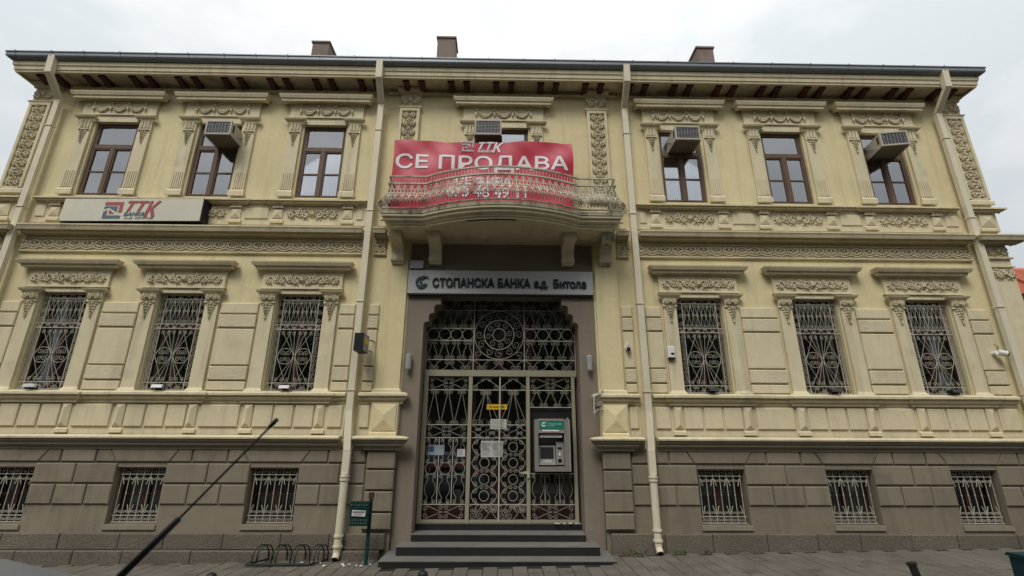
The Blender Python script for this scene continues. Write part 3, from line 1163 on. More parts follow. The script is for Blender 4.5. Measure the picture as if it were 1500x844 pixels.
BLIND = mat('grey_blind', (0.10, 0.10, 0.10), 0.9, 0.1)
for i, c in enumerate(COLS):
    b = MB()
    sash(b, c - .42, c + .42, 2.43, 4.12, .05, .16, .22)
    b.box(c - .045, c + .045, .155, .215, 2.48, 4.07)
    b.box(c - .37, c + .37, .15, .215, 3.50, 3.57)
    wn = part('window', b, REDW, B)
    for s_ in (-1, 1):
        xa, xb = sorted((c + s_ * .045, c + s_ * .37))
        pane(xa, xb, 2.48, 3.50, .185, wn)
        pane(xa, xb, 3.57, 4.07, .185, wn)
    part('blind', folds(c + (-.36 if i % 2 else .05), c + (-.05 if i % 2 else .36), 2.55, 3.45, .34, .008, 6, i), BLIND, wn)
    O('window_grille', grilleL, B, (c, .045, 2.437))
    b = MB()
    sash(b, c - .385, c + .385, .415, 1.235, .05, .16, .21)
    b.box(c - .045, c + .045, .155, .205, .465, 1.185)
    b.box(c - .335, c - .045, .165, .20, .81, .835)
    b.box(c + .045, c + .335, .165, .20, .81, .835)
    wn = part('window', b, REDW, B)
    for s_ in (-1, 1):
        xa, xb = sorted((c + s_ * .045, c + s_ * .335))
        pane(xa, xb, .465, 1.185, .182, wn)
    O('window_grille', grilleB, B, (c, .02, .425))

# ------------------------------------------------------------------ great pilasters of the centre and the corners
for sx in (-1, 1):
    for a, b_, nm in ((1.69, 2.09, 0), (9.03, HOME, 1)):
        x0, x1 = sorted((sx * a, sx * b_))
        cx = (x0 + x1) / 2
        m_ = TRIM
        if nm == 0:
            p_ = part('giant_pilaster', MB().box(x0, x1, -.06, 0, 2.40, 5.16), WALL, B)
            part('pilaster_foot', MB().mould(x0, x1, [(0, 2.40), (.04, 2.41), (.035, 2.45), (0, 2.48)], -.06), TRIM, p_)
        else:
            p_ = part('giant_pilaster', MB().box(x0, x1, -.06, 0, 2.40, 5.22), STONE, B)
            O('capital_carving', ORN['pilcap'], p_, (cx, -.06, 5.07))
            O('capital_carving', ORN['pilcap'], p_, (cx, -.06, 4.62))
            part('capital', MB().mould(x0, x1, [(0, 4.90), (.04, 4.91), (.04, 4.94), (0, 4.95)], -.06).mould(x0, x1, [(0, 4.74), (.03, 4.745), (.03, 4.765), (0, 4.77)], -.06), TRIM, p_)
        part('panel_field', MB().box(x0 - .02, x1 + .02, -.10, 0, 1.715, 2.24), TRIM, B)
        pyramid('pedestal', x0 + .01, x1 - .01, 1.80, 2.215, -.10, -.165, B, WALL if nm == 0 else STONE)
        part('parapet_field', MB().box(x0 - .01, x1 + .01, -.06, 0, 5.47, 5.89), TRIM, B)
        pyramid('pedestal', x0 + .07, x1 - .07, 5.56, 5.81, -.06, -.12)
        # upper shaft: frame with a sunk carved panel
        b = MB().box(x0, x1, -.05, 0, 6.0, 8.57)
        b.box(x0, x0 + .055, -.085, -.05, 6.15, 8.05)
        b.box(x1 - .055, x1, -.085, -.05, 6.15, 8.05)
        b.box(x0 + .055, x1 - .055, -.085, -.05, 6.08, 6.16)
        b.box(x0 + .055, x1 - .055, -.085, -.05, 7.99, 8.05)
        p_ = part('giant_pilaster', b, TRIM, B)
        part('pilaster_foot', MB().mould(x0, x1, [(0, 6.03), (.045, 6.03), (.045, 6.10), (.01, 6.15), (0, 6.15)], -.05), TRIM, p_)
        O('carved_panel', ORN['pil'], p_, (cx, -.052, 7.08))
        O('capital_carving', ORN['pilcap'], p_, (cx, -.052, 8.25))
        part('capital', MB().mould(x0, x1, [(0, 8.06), (.04, 8.065), (.045, 8.09), (.02, 8.11), (0, 8.11)], -.05)
             .mould(x0, x1, [(0, 8.40), (.03, 8.405), (.035, 8.44), (.07, 8.47), (.085, 8.52), (0, 8.53)], -.05), TRIM, p_)

# ------------------------------------------------------------------ eaves
eave = [(0, 8.42), (.03, 8.425), (.035, 8.455), (.06, 8.48), (.065, 8.50), (0, 8.505)]
for a, b in runs(-HOME, HOME):
    part('top_moulding', MB().mould(a, b, eave, 0, 0, 0, True), SOFF, B)
part('soffit', MB().mould(-HOME + .27, HOME - .29, [(0, 8.545), (.40, 8.545), (.40, 8.60), (0, 8.60)]), SOFF, B)
part('eave_fascia', MB().mould(-HOME + .27, HOME - .29, [(.36, 8.51), (.405, 8.505), (.41, 8.545), (.425, 8.55), (.43, 8.62), (.45, 8.64), (.455, 8.70), (.44, 8.733), (.30, 8.734)]), TRIM, B)
part('gutter', MB().mould(-HOME + .27, HOME - .29, [(.40, 8.735), (.47, 8.738), (.53, 8.765), (.545, 8.79), (.545, 8.855), (.56, 8.86), (.56, 8.88), (.54, 8.885), (.53, 8.79), (.40, 8.76)]), ZINC, B)
jm = MB().box(-.012, .012, -.551, -.40, 8.775, 8.855).box(-.013, .013, -.566, -.50, 8.855, 8.89).mesh('gutter_joint', ZINC)
x = -HOME - .1
while x < HOME + .12:
    O('gutter_joint', jm, B, (x, 0, 0))
    x += rnd.choice((.62, .70, .78))
EAVEB = mat('dark_maroon_bracket', (0.10, 0.036, 0.032), 0.75, 0.2, (0.03, 0.02, 0.02), 0.4)
bk = MB().prismx([(-.02, 8.545), (-.02, 8.46), (-.06, 8.44), (-.12, 8.455), (-.20, 8.48), (-.27, 8.495), (-.295, 8.51), (-.295, 8.545)], -.054, .054)
bk.box(-.066, .066, -.305, -.275, 8.50, 8.546)
bkm = bk.mesh('eave_bracket', EAVEB)
ov = MB()
for k in range(10):
    ov.leaf(0, 0, k * PI / 5, .10 if k % 5 == 0 else .055, .03, .02)
ov.tube([(.15 * math.cos(2 * PI * k / 16), -.008, .028 * math.sin(2 * PI * k / 16)) for k in range(16)], .009, 4, closed=True)
ovm = ov.mesh('eave_rosette', RELIEF)
n = 21
for i in range(n):
    xc = -9.05 + i * 18.1 / (n - 1)
    for s_ in (-1, 1):
        O('eave_bracket', bkm, B, (xc + s_ * .155, 0, 0))
    if i < n - 1 and min(abs(xc + .4525 - p) for p in PIPES) > .25:
        O('eave_rosette', ovm, B, (xc + .4525, -.002, 8.526))
rf = MB()
zr = 8.85
rf.add([(-HOME - .20, -.40, zr), (HOME + .20, -.40, zr), (HOME + .20, 12.4, zr), (-HOME - .20, 12.4, zr), (-4.2, 6, zr + 3.2), (4.2, 6, zr + 3.2)],
       [(0, 1, 5, 4), (1, 2, 5), (2, 3, 4, 5), (3, 0, 4), (0, 3, 2, 1)])
roof = part('roof', rf, ROOFT, B)
for (x, y, wx, top) in ((-4.93, 2.1, .50, 11.86), (-1.58, 2.1, .54, 12.09), (5.44, 2.1, .51, 11.90)):
    ch = MB().box(x - wx / 2 + .03, x + wx / 2 - .03, y, y + .5, 9.6, top - .05)
    ch.box(x - wx / 2, x + wx / 2, y - .03, y + .53, top - .05, top)
    part('chimney', ch, CHIM, B)

# ------------------------------------------------------------------ steps
for (hx, y, z0, z1) in ((1.66, -.70, -.3, .055), (1.49, -.39, .055, .178), (1.335, -.045, .178, .282), (1.335, .30, .282, .385)):
    b = MB().box(-hx, hx, y + .006, .45, z0, z1 - .012)
    s_ = part('step', b, STEP, B)
    part('tread', MB().box(-hx - .008, hx + .008, y, .45, z1 - .012, z1), TREAD, s_)

# ------------------------------------------------------------------ entrance: glazed maroon doors behind an iron gate
b = MB()
yD = .44
for x0, x1 in ((-1.34, -1.26), (-.56, -.44), (-.045, .045), (.44, .56), (1.26, 1.34)):
    b.box(x0, x1, yD, yD + .06, .39, 4.15)
b.box(-1.26, 1.26, yD + .004, yD + .056, .39, .68)
b.box(-1.26, 1.26, yD + .004, yD + .056, 2.70, 2.84)
b.box(-.44, .44, yD + .004, yD + .056, 1.14, 1.22)
b.box(-1.26, -.56, yD + .004, yD + .056, 1.22, 1.30)
b.box(-1.26, 1.26, yD + .004, yD + .056, 4.09, 4.15)
door = part('entrance_door', b, MAROON, B)
for x0, x1 in ((-1.26, -.56), (-.44, -.045), (.045, .44), (.56, 1.26)):
    pane(x0, x1, .68, 2.70, yD + .03, door, GLASSD)
    pane(x0, x1, 2.84, 4.09, yD + .03, door, GLASSD)
part('lintel_jamb', MB().box(-1.66, -1.345, .45, .55, .3, 4.3).box(1.345, 1.66, .45, .55, .3, 4.3).box(-1.4, 1.4, .452, .55, 4.15, 5.1), PORT, B)

YG = .33
gate = part('entrance_gate', MB().box(-1.335, -1.262, YG - .03, YG + .03, .387, 2.735)
            .box(-.555, -.490, YG - .03, YG + .03, .387, 2.735).box(.450, .512, YG - .03, YG + .03, .387, 2.735)
            .box(1.243, 1.30, YG - .03, YG + .03, .387, 2.735).box(-1.34, 1.34, YG - .035, YG + .035, 2.737, 2.842)
            .box(-1.262, 1.243, YG - .012, YG + .012, .39, .435), CREAMM, B)
z_ = [.435, .66, 1.70, 1.913, 2.50, 2.735]


def gpanel(name, x0, x1, kind):
    g_ = Iron()
    for z in ({'atm_low': (.66, 1.135), 'atm_high': (2.21, 2.50)}.get(kind, (.66, 1.70, 1.913, 2.50))):
        g_.line((x0, z), (x1, z), r=.008)
    if kind == 'leaf':
        g_.curls(x0, x1, .44, .655, 2)
        g_.curls(x0, x1, .54, .655, 3)
        d = (x1 - x0)
        xm = (x0 + x1) / 2
        zz = .665
        for k in range(4):
            zc = .79 + k * .255
            g_.ring(xm, zc, d * .17)
            for sx in (-1, 1):
                g_.vol(xm + sx * d * .33, zc + .075, d * .10, PI / 2, sx)
                g_.vol(xm + sx * d * .33, zc - .075, d * .10, -PI / 2, -sx)
                g_.tube([(xm + sx * d * (.20 + .25 * math.sin(t * PI)), 0, zc - .125 + .25 * t) for t in [q / 8 for q in range(9)]], .0046, 4)
                g_.vol(xm + sx * d * .09, zc + .128, d * .08, 0 if sx > 0 else PI, sx)
        g_.curls(x0, x1, 1.705, 1.81, 2)
        g_.curls(x0, x1, 1.81, 1.91, 2)
        g_.zig(x0, x1, 1.915, 2.495, 1, .05)
        g_.zig(x0 + d * .25, x1 - d * .25, 1.915, 2.495, 1, .04)
        g_.zig(x0, x1, 2.505, 2.73, 1, .048)
    elif kind == 'side':
        for q in (1 / 3, 2 / 3):
            xx = x0 + (x1 - x0) * q
            g_.line((xx, .66), (xx, 1.70), r=.008)
        g_.xs(x0, x1, .44, .655)
        g_.bottles(x0, x1, .665, 1.13, 3)
        g_.bottles(x0, x1, 1.29, 1.695, 3)
        d = (x1 - x0) / 3
        for q in range(3):
            g_.ring(x0 + (q + .5) * d, 1.21, d * .40)
        g_.xs(x0, x1, 1.705, 1.91)
        g_.zig(x0, x1, 1.915, 2.495, 3, .038)
        g_.xs(x0, x1, 2.505, 2.73)
    elif kind == 'atm_low':
        for q in (1 / 3, 2 / 3):
            xx = x0 + (x1 - x0) * q
            g_.line((xx, .66), (xx, 1.135), r=.008)
        g_.xs(x0, x1, .44, .655)
        g_.bottles(x0, x1, .665, 1.13, 3)
    else:
        g_.zig(x0, x1, 2.215, 2.495, 3, .036)
        g_.xs(x0, x1, 2.505, 2.73)
    return part(name, g_, IRON, gate, (0, YG, 0))


gpanel('gate_side_panel', -1.262, -.555, 'side')
gpanel('gate_leaf', -.490, -.018, 'leaf')
gpanel('gate_leaf', .0, .450, 'leaf')
gpanel('gate_side_panel', .512, 1.243, 'atm_low')
gpanel('gate_side_panel', .512, 1.243, 'atm_high')
part('gate_stile', MB().box(-.020, .002, YG - .02, YG + .02, .40, 2.735), IRON, gate)
part('gate_lock', MB().box(.40, .47, YG - .05, YG - .03, 1.13, 1.17).box(.46, .50, YG - .055, YG - .03, 1.07, 1.16).cyl((.36, YG - .045, 1.15), (.44, YG - .045, 1.15), .008), IRON, gate)

# fanlight grille
fi = Iron()
rowsF = [2.842, 3.028, 3.377, 3.601, 3.943, 4.135]
for x in (-.491, .420):
    fi.line((x, 2.842), (x, 4.135), r=.009)
for z in rowsF:
    e = 1.335 if z < 3.4 else (1.30 if z < 3.7 else (1.20 if z < 4 else 1.06))
    if z in (3.377, 3.601):
        fi.line((-e, z), (-.491, z), r=.008)
        fi.line((.420, z), (e, z), r=.008)
    else:
        fi.line((-e, z), (e, z), r=.008)
for xx in (-1.335, 1.335):
    fi.line((xx, 2.842), (xx, 3.5), r=.007)
for x0, x1 in ((-1.33, -.491), (.420, 1.32)):
    fi.curls(x0, x1, 2.85, 3.02, 3)
    fi.zig(x0, x1, 3.033, 3.372, 4, .042)
    for k in range(4):
        fi.ring(x0 + (k + .5) * (x1 - x0) / 4, 3.489, .104)
    a0, a1 = (x0 + .06, x1) if x0 < 0 else (x0, x1 - .06)
    fi.zig(a0, a1, 3.606, 3.938, 4, .042)
    a0, a1 = (x0 + .15, x1) if x0 < 0 else (x0, x1 - .15)
    fi.curls(a0, a1, 3.95, 4.13, 3)
fi.curls(-.491, .42, 2.85, 3.02, 3)
fi.curls(-.491, .42, 3.95, 4.13, 3)
rx, rz = -.036, 3.487
fi.ring(rx, rz, .27, .008, n=28)
fi.ring(rx, rz, .115, .007, n=18)
fi.ring(rx, rz, .445, .006, n=32)
for k in range(8):
    a = k * PI / 4 + .2
    fi.vol(rx + .19 * math.cos(a), rz + .19 * math.sin(a), .062, a + PI, 1)
for k in range(12):
    a = k * PI / 6
    fi.vol(rx + .355 * math.cos(a), rz + .355 * math.sin(a), .078, a + PI, 1 if k % 2 else -1)
for sx in (-1, 1):
    for sz in (-1, 1):
        fi.vol(rx + sx * .36, rz + sz * .36, .07, PI / 2 * sz, sx)
part('fanlight_grille', fi, IRON, gate, (0, YG, 0))

# ------------------------------------------------------------------ balcony
def bal_path(n=22):
    p = [(-1.99, 0.0), (-1.99, -.72), (-1.34, -.72)]
    for i in range(1, n):
        x = -1.34 + 2.68 * i / n
        p.append((x, -.72 - .37 * (1 - (x / 1.34) ** 2)))
    return p + [(1.34, -.72), (1.99, -.72), (1.99, 0.0)]


BP = [Vector((a, b, 0)) for a, b in bal_path()]


def off(path, d):
    out_ = []
    for i, p in enumerate(path):
        ns_ = []
        for a, b in ((i - 1, i), (i, i + 1)):
            if 0 <= a and b < len(path):
                t = (path[b] - path[a]).normalized()
                ns_.append(Vector((t.y, -t.x, 0)))
        nn = sum(ns_, Vector()).normalized()
        k = nn.dot(ns_[0])
        out_.append(p + nn * (d / max(.4, k)))
    out_[0].y = out_[-1].y = 0.0
    return out_


def sweep(prof):
    b = MB()
    n_ = len(BP)
    for d, z in prof:
        b.v += [(p.x, p.y, z) for p in off(BP, d)]
    for i in range(len(prof) - 1):
        for k in range(n_ - 1):
            b.f.append((i * n_ + k, i * n_ + k + 1, (i + 1) * n_ + k + 1, (i + 1) * n_ + k))
    return b, n_


slab_prof = [(-.06, 5.15), (-.055, 5.185), (-.03, 5.19), (-.025, 5.225), (.03, 5.245), (.035, 5.285), (.07, 5.30), (.075, 5.335)]
b, n_ = sweep(slab_prof)
b.f.append(tuple(range(n_)))
b.f.append(tuple(range((len(slab_prof) - 1) * n_, len(slab_prof) * n_)))
BAL = part('balcony', b, TRIM, B)
lip = [(.04, 5.337), (.085, 5.34), (.09, 5.40), (.05, 5.415)]
b, n_ = sweep(lip)
b.f.append(tuple(range(3 * n_, 4 * n_)))
part('balcony_edge', b, MOSS, BAL)
cr_ = [p for p in off(BP, -.075) if -.64 < p.x < .30]
part('broken_edge', MB().tube([(p.x, p.y, 5.143) for p in cr_], .016, 5), DARK, BAL)
cons = [(0, 4.69), (-.10, 4.69), (-.11, 4.73), (-.15, 4.76), (-.165, 4.86), (-.20, 4.94), (-.28, 5.0), (-.42, 5.03), (-.50, 5.06), (-.53, 5.10), (-.53, 5.149), (0, 5.149)]
for x in (-1.88, -1.20, 1.20, 1.88):
    c_ = MB().prismx(cons, x - .105, x + .105)
    c_.cyl((x - .118, -.46, 5.085), (x + .118, -.46, 5.085), .062, n=10)
    c_.cyl((x - .115, -.10, 4.77), (x + .115, -.10, 4.77), .055, n=10)
    part('console', c_, TRIM if abs(x) < 1.5 or x < 0 else MOSS, BAL)
# rails
for z, d, r in ((5.455, .055, .016), (5.955, .005, .018), (6.10, .0, .016)):
    part('rail', MB().tube([(p.x, p.y, z) for p in off(BP, d)], r, 4, 1.4), IRONW, BAL)
# baluster: pot-bellied bar with scrolls, local x along the rail, -y outwards
bl = Iron()


def belly(z):
    t = (z - 5.46) / .495
    return -(.05 + .15 * math.exp(-((t - .22) / .27) ** 2) - .05 * t)


zs = [5.46 + .495 * i / 12 for i in range(13)]
bl.tube([(0, belly(z), z) for z in zs], .009, 4)
for sx in (-1, 1):
    for (cx, cz, r, a0, dr, th) in ((.030, 5.545, .040, PI / 2, 1, .0082), (.034, 5.645, .030, -PI / 2, -1, .0068), (.026, 5.735, .026, PI / 2, -1, .006), (.028, 5.835, .028, -PI / 2, 1, .006)):
        sp = spiral(sx * cx, cz, r, a0, sx * dr, 1.25, 9)
        bl.tube([(x, belly(z) - .005, z) for x, z in sp], th, 4)
    bl.tube([(sx * (.004 + .05 * math.sin(t * PI)), belly(5.60 + .33 * t), 5.60 + .33 * t) for t in [i / 8 for i in range(9)]], .0055, 4)
    bl.tube([(sx * .052, belly(5.47) + .01, 5.47), (sx * .046, belly(5.53) - .01, 5.53), (sx * .052, belly(5.60), 5.60)], .006, 4)
    bl.blob(sx * .030, belly(5.545) - .008, 5.545, .013, .010, .013)
bl.line((0, 5.955), (0, 6.10), r=.006)
bl.v = bl.v
bl.line((.059, 5.955), (.059, 6.10), r=.005)
blm = bl.mesh('baluster', IRONW)
# walk along the path
acc = .06
for i in range(len(BP) - 1):
    a, b_ = BP[i], BP[i + 1]
    ln = (b_ - a).length
    t = (b_ - a).normalized()
    while acc < ln:
        p = a + t * acc
        O('baluster', blm, BAL, (p.x, p.y, 0), (0, 0, math.atan2(t.y, t.x)))
        acc += .118
    acc -= ln

# ================================================================== THINGS ON THE FACADE
# ---- rain pipes
plabels = ['cream square rain pipe at the left corner of the facade', 'cream rain pipe left of the entrance ending by the bicycle rack',
           'cream rain pipe right of the entrance beside the dome camera', 'cream square rain pipe at the right corner of the facade']
for i, x in enumerate(PIPES):
    t = thing('rain_pipe', plabels[i], 'rain pipe', (x, 0, gz(x)), group='rain pipes on the facade')
    z0 = -gz(x)

    fx = (.0, .06, -.035, .0)[i]     # the cast-iron foot stands a little to one side

    def seg(p, q, wx=.055, wy=.042, xa=0.0, xb=0.0):
        b = MB()
        vs = []
        for (y, z), xo in ((p, xa), (q, xb)):
            vs += [(xo - wx, y - wy, z + z0), (xo + wx, y - wy, z + z0), (xo + wx, y + wy, z + z0), (xo - wx, y + wy, z + z0)]
        b.add(vs, [(0, 1, 2, 3), (7, 6, 5, 4), (0, 4, 5, 1), (1, 5, 6, 2), (2, 6, 7, 3), (3, 7, 4, 0)])
        return b
    part('outlet', seg((-.50, 8.80), (-.475, 8.42), .062, .05), PIPE, t)
    part('elbow', seg((-.475, 8.42), (-.135, 8.06), .060, .05), PIPE, t)
    part('shaft', seg((-.135, 8.06), (-.135, 2.10)), PIPE, t)
    part('elbow', seg((-.135, 2.10), (-.215, 1.50), .055, .045, 0, fx), PIPE, t)
    part('shaft', seg((-.215, 1.50), (-.215, 1.16), .055, .042, fx, fx), PIPE, t)
    for z in (7.45, 5.70, 3.95, 2.43):
        part('pipe_clip', MB().box(-.066, .066, -.19, -.08, z + z0, z + .022 + z0), PIPE, t)
    b = MB()
    b.cyl((fx, -.22, .13), (fx, -.22, 1.17 + z0), .058, n=14)
    for z in (1.06 + z0, 1.11 + z0, .32, .18):
        b.cyl((fx, -.22, z), (fx, -.22, z + .028), .072, n=14)
    part('cast_iron_foot', b, PIPE, t, smooth=False)
    b = MB().tube([(fx, -.22, .16), (fx, -.235, .09), (fx, -.285, .035)], .052, 12)
    part('spout', b, PIPE, t)
    part('spout_mouth', MB().tube([(fx, -.28, .042), (fx, -.293, .028)], .046, 12), DARK, t)

# ---- air conditioners in the upper windows
ACW = mat('aged_white_casing', (0.44, 0.41, 0.35), 0.6, 0.10, (0.2, 0.13, 0.08), 0.35, 0.3)
ACD = mat('rusty_underside', (0.16, 0.135, 0.10), 0.85, 0.2, (0.07, 0.045, 0.03), 0.6)
ACF = mat('dark_fins', (0.035, 0.036, 0.04), 0.5, 0.15)
acs = [(-5.385, 7.13, .47, .29, 0, 'window air conditioner above the right end of the cream box sign', .43),
       (-.29, 7.23, .50, .32, 0, 'window air conditioner just above the red sale banner', .40),
       (3.55, 7.17, .47, .29, 0, 'white window air conditioner nearest right of the banner', .42),
       (7.64, 7.10, .48, .29, R(10), 'skewed window air conditioner in the rightmost upper window', .45)]
for x, z, wd, h, rz, lab, dep in acs:
    t = thing('air_conditioner', lab, 'air conditioner', (x, .10, z), -rz, 'window air conditioners')
    c_ = MB()
    hw = wd / 2
    y0 = -dep - .10
    c_.box(-hw, hw, y0 + .03, .35, .012, h)
    part('casing', c_, ACW, t)
    part('drip_tray', MB().box(-hw - .004, hw + .004, y0 + .02, .35, 0, .011), ACD, t)
    f_ = MB()
    sash(f_, -hw - .006, hw + .006, -.004, h + .008, .028, y0, y0 + .0295)
    part('front_frame', f_, ACW, t)
    part('condenser', MB().box(-hw + .022, hw - .022, y0 + .02, y0 + .028, .024, h - .02), ACF, t)
    lv = MB()
    for k in range(9):
        zz = .04 + k * (h - .07) / 8
        lv.box(-hw + .023, hw - .023, y0 + .008, y0 + .016, zz, zz + .004)
    for k in range(7):
        xx = -hw + .06 + k * (wd - .12) / 6
        lv.box(xx, xx + .004, y0 + .006, y0 + .012, .025, h - .021)
    part('grille', lv, GREYP, t)
    for sx in (-1, 1):
        part('side_vent', MB().box(sx * hw - (.003 if sx < 0 else 0), sx * hw + (.003 if sx > 0 else 0), y0 + .07, y0 + .12, h * .3, h * .85), DARK, t)
    for sx in (-1, 1):
        br = MB()
        br.tube([(sx * (hw + .012), .0, h * .95), (sx * (hw + .012), y0 + .12, .01)], .008, 4)
        br.tube([(sx * (hw + .012), .0, -.01), (sx * (hw + .012), y0 + .05, -.008)], .010, 4)
        part('support_bracket', br, ACW, t)

# ---- bank sign on the portal
t = thing('bank_sign', 'long silver fascia sign with dark teal Cyrillic bank name over the entrance', 'sign', (0, -.001, 4.14))
part('sign_panel', MB().box(-1.672, 1.640, -.08, 0, 0, .432), GREYP, t)
part('sign_tray', MB().box(-1.662, 1.630, -.07, 0, -.03, -.001), DARK, t)
me = text_mesh('СТОПАНСКА БАНКА', .2, NAVYB, .012, .006, width=1.735, height=.165)
O('lettering', me, t, (-1.225, -.093, .115))
me = text_mesh('а.д.', .2, NAVYB, .012, .006, width=.245, height=.15)
O('lettering', me, t, (.585, -.093, .085))
me = text_mesh('Битола', .2, NAVYB, .012, .006, width=.575, height=.155)
O('lettering', me, t, (.935, -.093, .115))
lg = MB()
lc = (-1.425, .195)
ringp = []
for k in range(25):
    a = R(55) + k / 24 * R(290)
    ringp.append((a, .105))
outer = [(lc[0] + .105 * math.cos(a), lc[1] + .115 * math.sin(a)) for a, _ in ringp]
inner = [(lc[0] - .012 + .052 * math.cos(a), lc[1] + .055 * math.sin(a)) for a, _ in reversed(ringp)]
lg.prism(outer + inner, -.10, -.081)
lg.blob(lc[0] - .01, -.092, lc[1], .028, .010, .03)
part('emblem', lg, TEAL, t)
lg = MB()
for dx, dz, r in ((.03, .125, .016), (.065, .115, .016), (.095, .095, .02), (.06, .085, .018), (.11, .075, .016)):
    lg.blob(lc[0] + dx, -.09, lc[1] + dz, r, .011, r)
part('emblem_dots', lg, DARK, t)
part('junction_box', MB().box(-1.665, -1.42, -.06, 0, .475, .625), GREYP, t)

# ---- box sign at the left
SIGNC = mat('cream_acrylic', (0.62, 0.595, 0.48), 0.35, 0.04, (0.3, 0.26, 0.18), 0.2)
SRED = mat('faded_red_vinyl', (0.36, 0.09, 0.095), 0.5, 0.06)
SBLU = mat('faded_blue_vinyl', (0.10, 0.145, 0.185), 0.5, 0.06)
t = thing('box_sign', 'cream light box sign with red and blue bank logo under left upper windows', 'sign', (-6.72, -.05, 5.40))
part('sign_case', MB().box(-1.26, 1.26, -.185, .05, -.012, .455), DARK, t, (0, 0, 0), (0, R(-.7), 0))
f = part('sign_face', MB().box(-1.245, 1.245, -.20, -.186, .0, .443), SIGNC, t, (0, 0, 0), (0, R(-.7), 0))
lg = MB()
lx, lz, s_ = -.50, .045, .33
# square logo: red upper-right corner, blue lower-left corner, zig-zag arrow between
lg.prism([(lx, lz + s_ * .80), (lx, lz + s_), (lx + s_, lz + s_), (lx + s_, lz + s_ * .36), (lx + s_ * .80, lz + s_ * .36), (lx + s_ * .80, lz + s_ * .80)], -.204, -.2005)
lg.prism([(lx + s_ * .30, lz + s_ * .28), (lx + s_ * .62, lz + s_ * .28), (lx + s_ * .30, lz + s_ * .55)], -.204, -.2005)
part('red_emblem', lg, SRED, f)
lg = MB()
lg.prism([(lx, lz), (lx + s_ * .98, lz), (lx + s_ * .98, lz + s_ * .18), (lx + s_ * .2, lz + s_ * .18), (lx + s_ * .2, lz + s_ * .52), (lx, lz + s_ * .40)], -.204, -.2005)
lg.prism([(lx, lz + s_ * .56), (lx, lz + s_ * .74), (lx + s_ * .72, lz + s_ * .74), (lx + s_ * .72, lz + s_ * .38), (lx + s_ * .26, lz + s_ * .66)], -.204, -.2005)
part('blue_emblem', lg, SBLU, f)
O('lettering', text_mesh('ТТ', .3, SRED, .002, .014, .32, width=.36, height=.19), f, (-.085, -.203, .195))
O('lettering', text_mesh('К', .3, SRED, .002, .014, .32, width=.24, height=.30), f, (.245, -.203, .085))
O('lettering', text_mesh('БАНКА', .1, SBLU, .002, .004, .2, width=.36, height=.075), f, (-.12, -.203, .095))
O('lettering', text_mesh('А.Д. СКОПЈЕ', .1, SBLU, .002, 0, .2, width=.52, height=.042), f, (-.10, -.203, .03))
part('sign_bracket', MB().box(-.75, -.70, -.12, .05, -.05, -.012).box(.82, .87, -.12, .05, -.05, -.012).tube([(.7, -.05, -.01), (.78, -.06, -.07), (.85, -.05, -.01)], .008, 5), DARK, t)

# ---- sale banner behind the balcony rail
BRED = mat('red_vinyl_banner', (0.46, 0.024, 0.052), 0.42, 0.05, spec=0.4)
BWHT = mat('white_banner_print', (0.75, 0.70, 0.71), 0.5, 0.03)


def bany(x, z):
    k = (z - 5.6) / 1.5
    return -.40 + .010 * math.sin(2.1 * x + 3.2 * z) + .009 * math.sin(5.3 * x - 6.0 * z) + .010 * math.sin(11 * x + 9 * z) * k + .014 * math.sin(7 * (z - .55 * x)) * max(0, math.sin(x * 1.3))


def bantop(x):
    return 7.07 + .012 * math.sin(3 * x) - .012 * math.exp(-((x + .55) / .8) ** 2) - .012


t = thing('sale_banner', 'crumpled red vinyl sale banner with white Cyrillic letters behind the balcony rail', 'banner', (0, 0, 0))
b = MB()
nx, nz = 150, 70
for i in range(nx + 1):
    for j in range(nz + 1):
        x = -2.05 + 3.36 * i / nx
        zt = bantop(x)
        z = 5.46 + (zt - 5.46) * j / nz
        b.v.append((x + .012 * math.sin(z * 4), bany(x, z), z))
for i in range(nx):
    for j in range(nz):
        a = i * (nz + 1) + j
        b.f.append((a, a + nz + 1, a + nz + 2, a + 1))
part('banner_sheet', b, BRED, t, smooth=True)


def on_banner(me, x, z, tilt=0.0):
    bm = bmesh.new()
    bm.from_mesh(me)
    bmesh.ops.triangulate(bm, faces=bm.faces)
    for _ in range(5):
        ed = [e for e in bm.edges if e.calc_length() > .03]
        if ed:
            bmesh.ops.subdivide_edges(bm, edges=ed, cuts=1)
            bmesh.ops.triangulate(bm, faces=bm.faces)
    for v in bm.verts:
        xx, zz = v.co.x + x, v.co.z + z + tilt * v.co.x
        v.co = Vector((xx, bany(xx, zz) - .009, zz))
    bm.to_mesh(me)
    bm.free()
    return O('lettering', me, t)


on_banner(text_mesh('СЕ', .3, BWHT, 0, .008, width=.59, height=.30), -1.985, 6.465, -.01)
on_banner(text_mesh('ПРОДАВА', .3, BWHT, 0, .008, width=2.40, cap=.285), -1.185, 6.462, 0.0)
on_banner(text_mesh('ТТ', .3, BWHT, 0, .009, .32, width=.29, height=.135), -.455, 6.905)
on_banner(text_mesh('К', .3, BWHT, 0, .009, .32, width=.19, height=.205), -.19, 6.835)
on_banner(text_mesh('БАНКА', .1, BWHT, 0, .003, .2, width=.28, height=.055), -.475, 6.835)
on_banner(text_mesh('СЕ ФИРА', .3, BWHT, 0, .006, width=1.02, height=.17), -.86, 6.13)
on_banner(text_mesh('073 48 49 11', .3, BWHT, 0, .006, width=1.45, height=.20), -1.02, 5.88)
lg = MB()
lx, lz, s_ = -.775, 6.835, .225
lg.prism([(lx, lz), (lx + s_, lz), (lx + s_, lz + s_ * .16), (lx + s_ * .16, lz + s_ * .16), (lx + s_ * .16, lz + s_ * .5), (lx, lz + s_ * .4)], 0, .001)
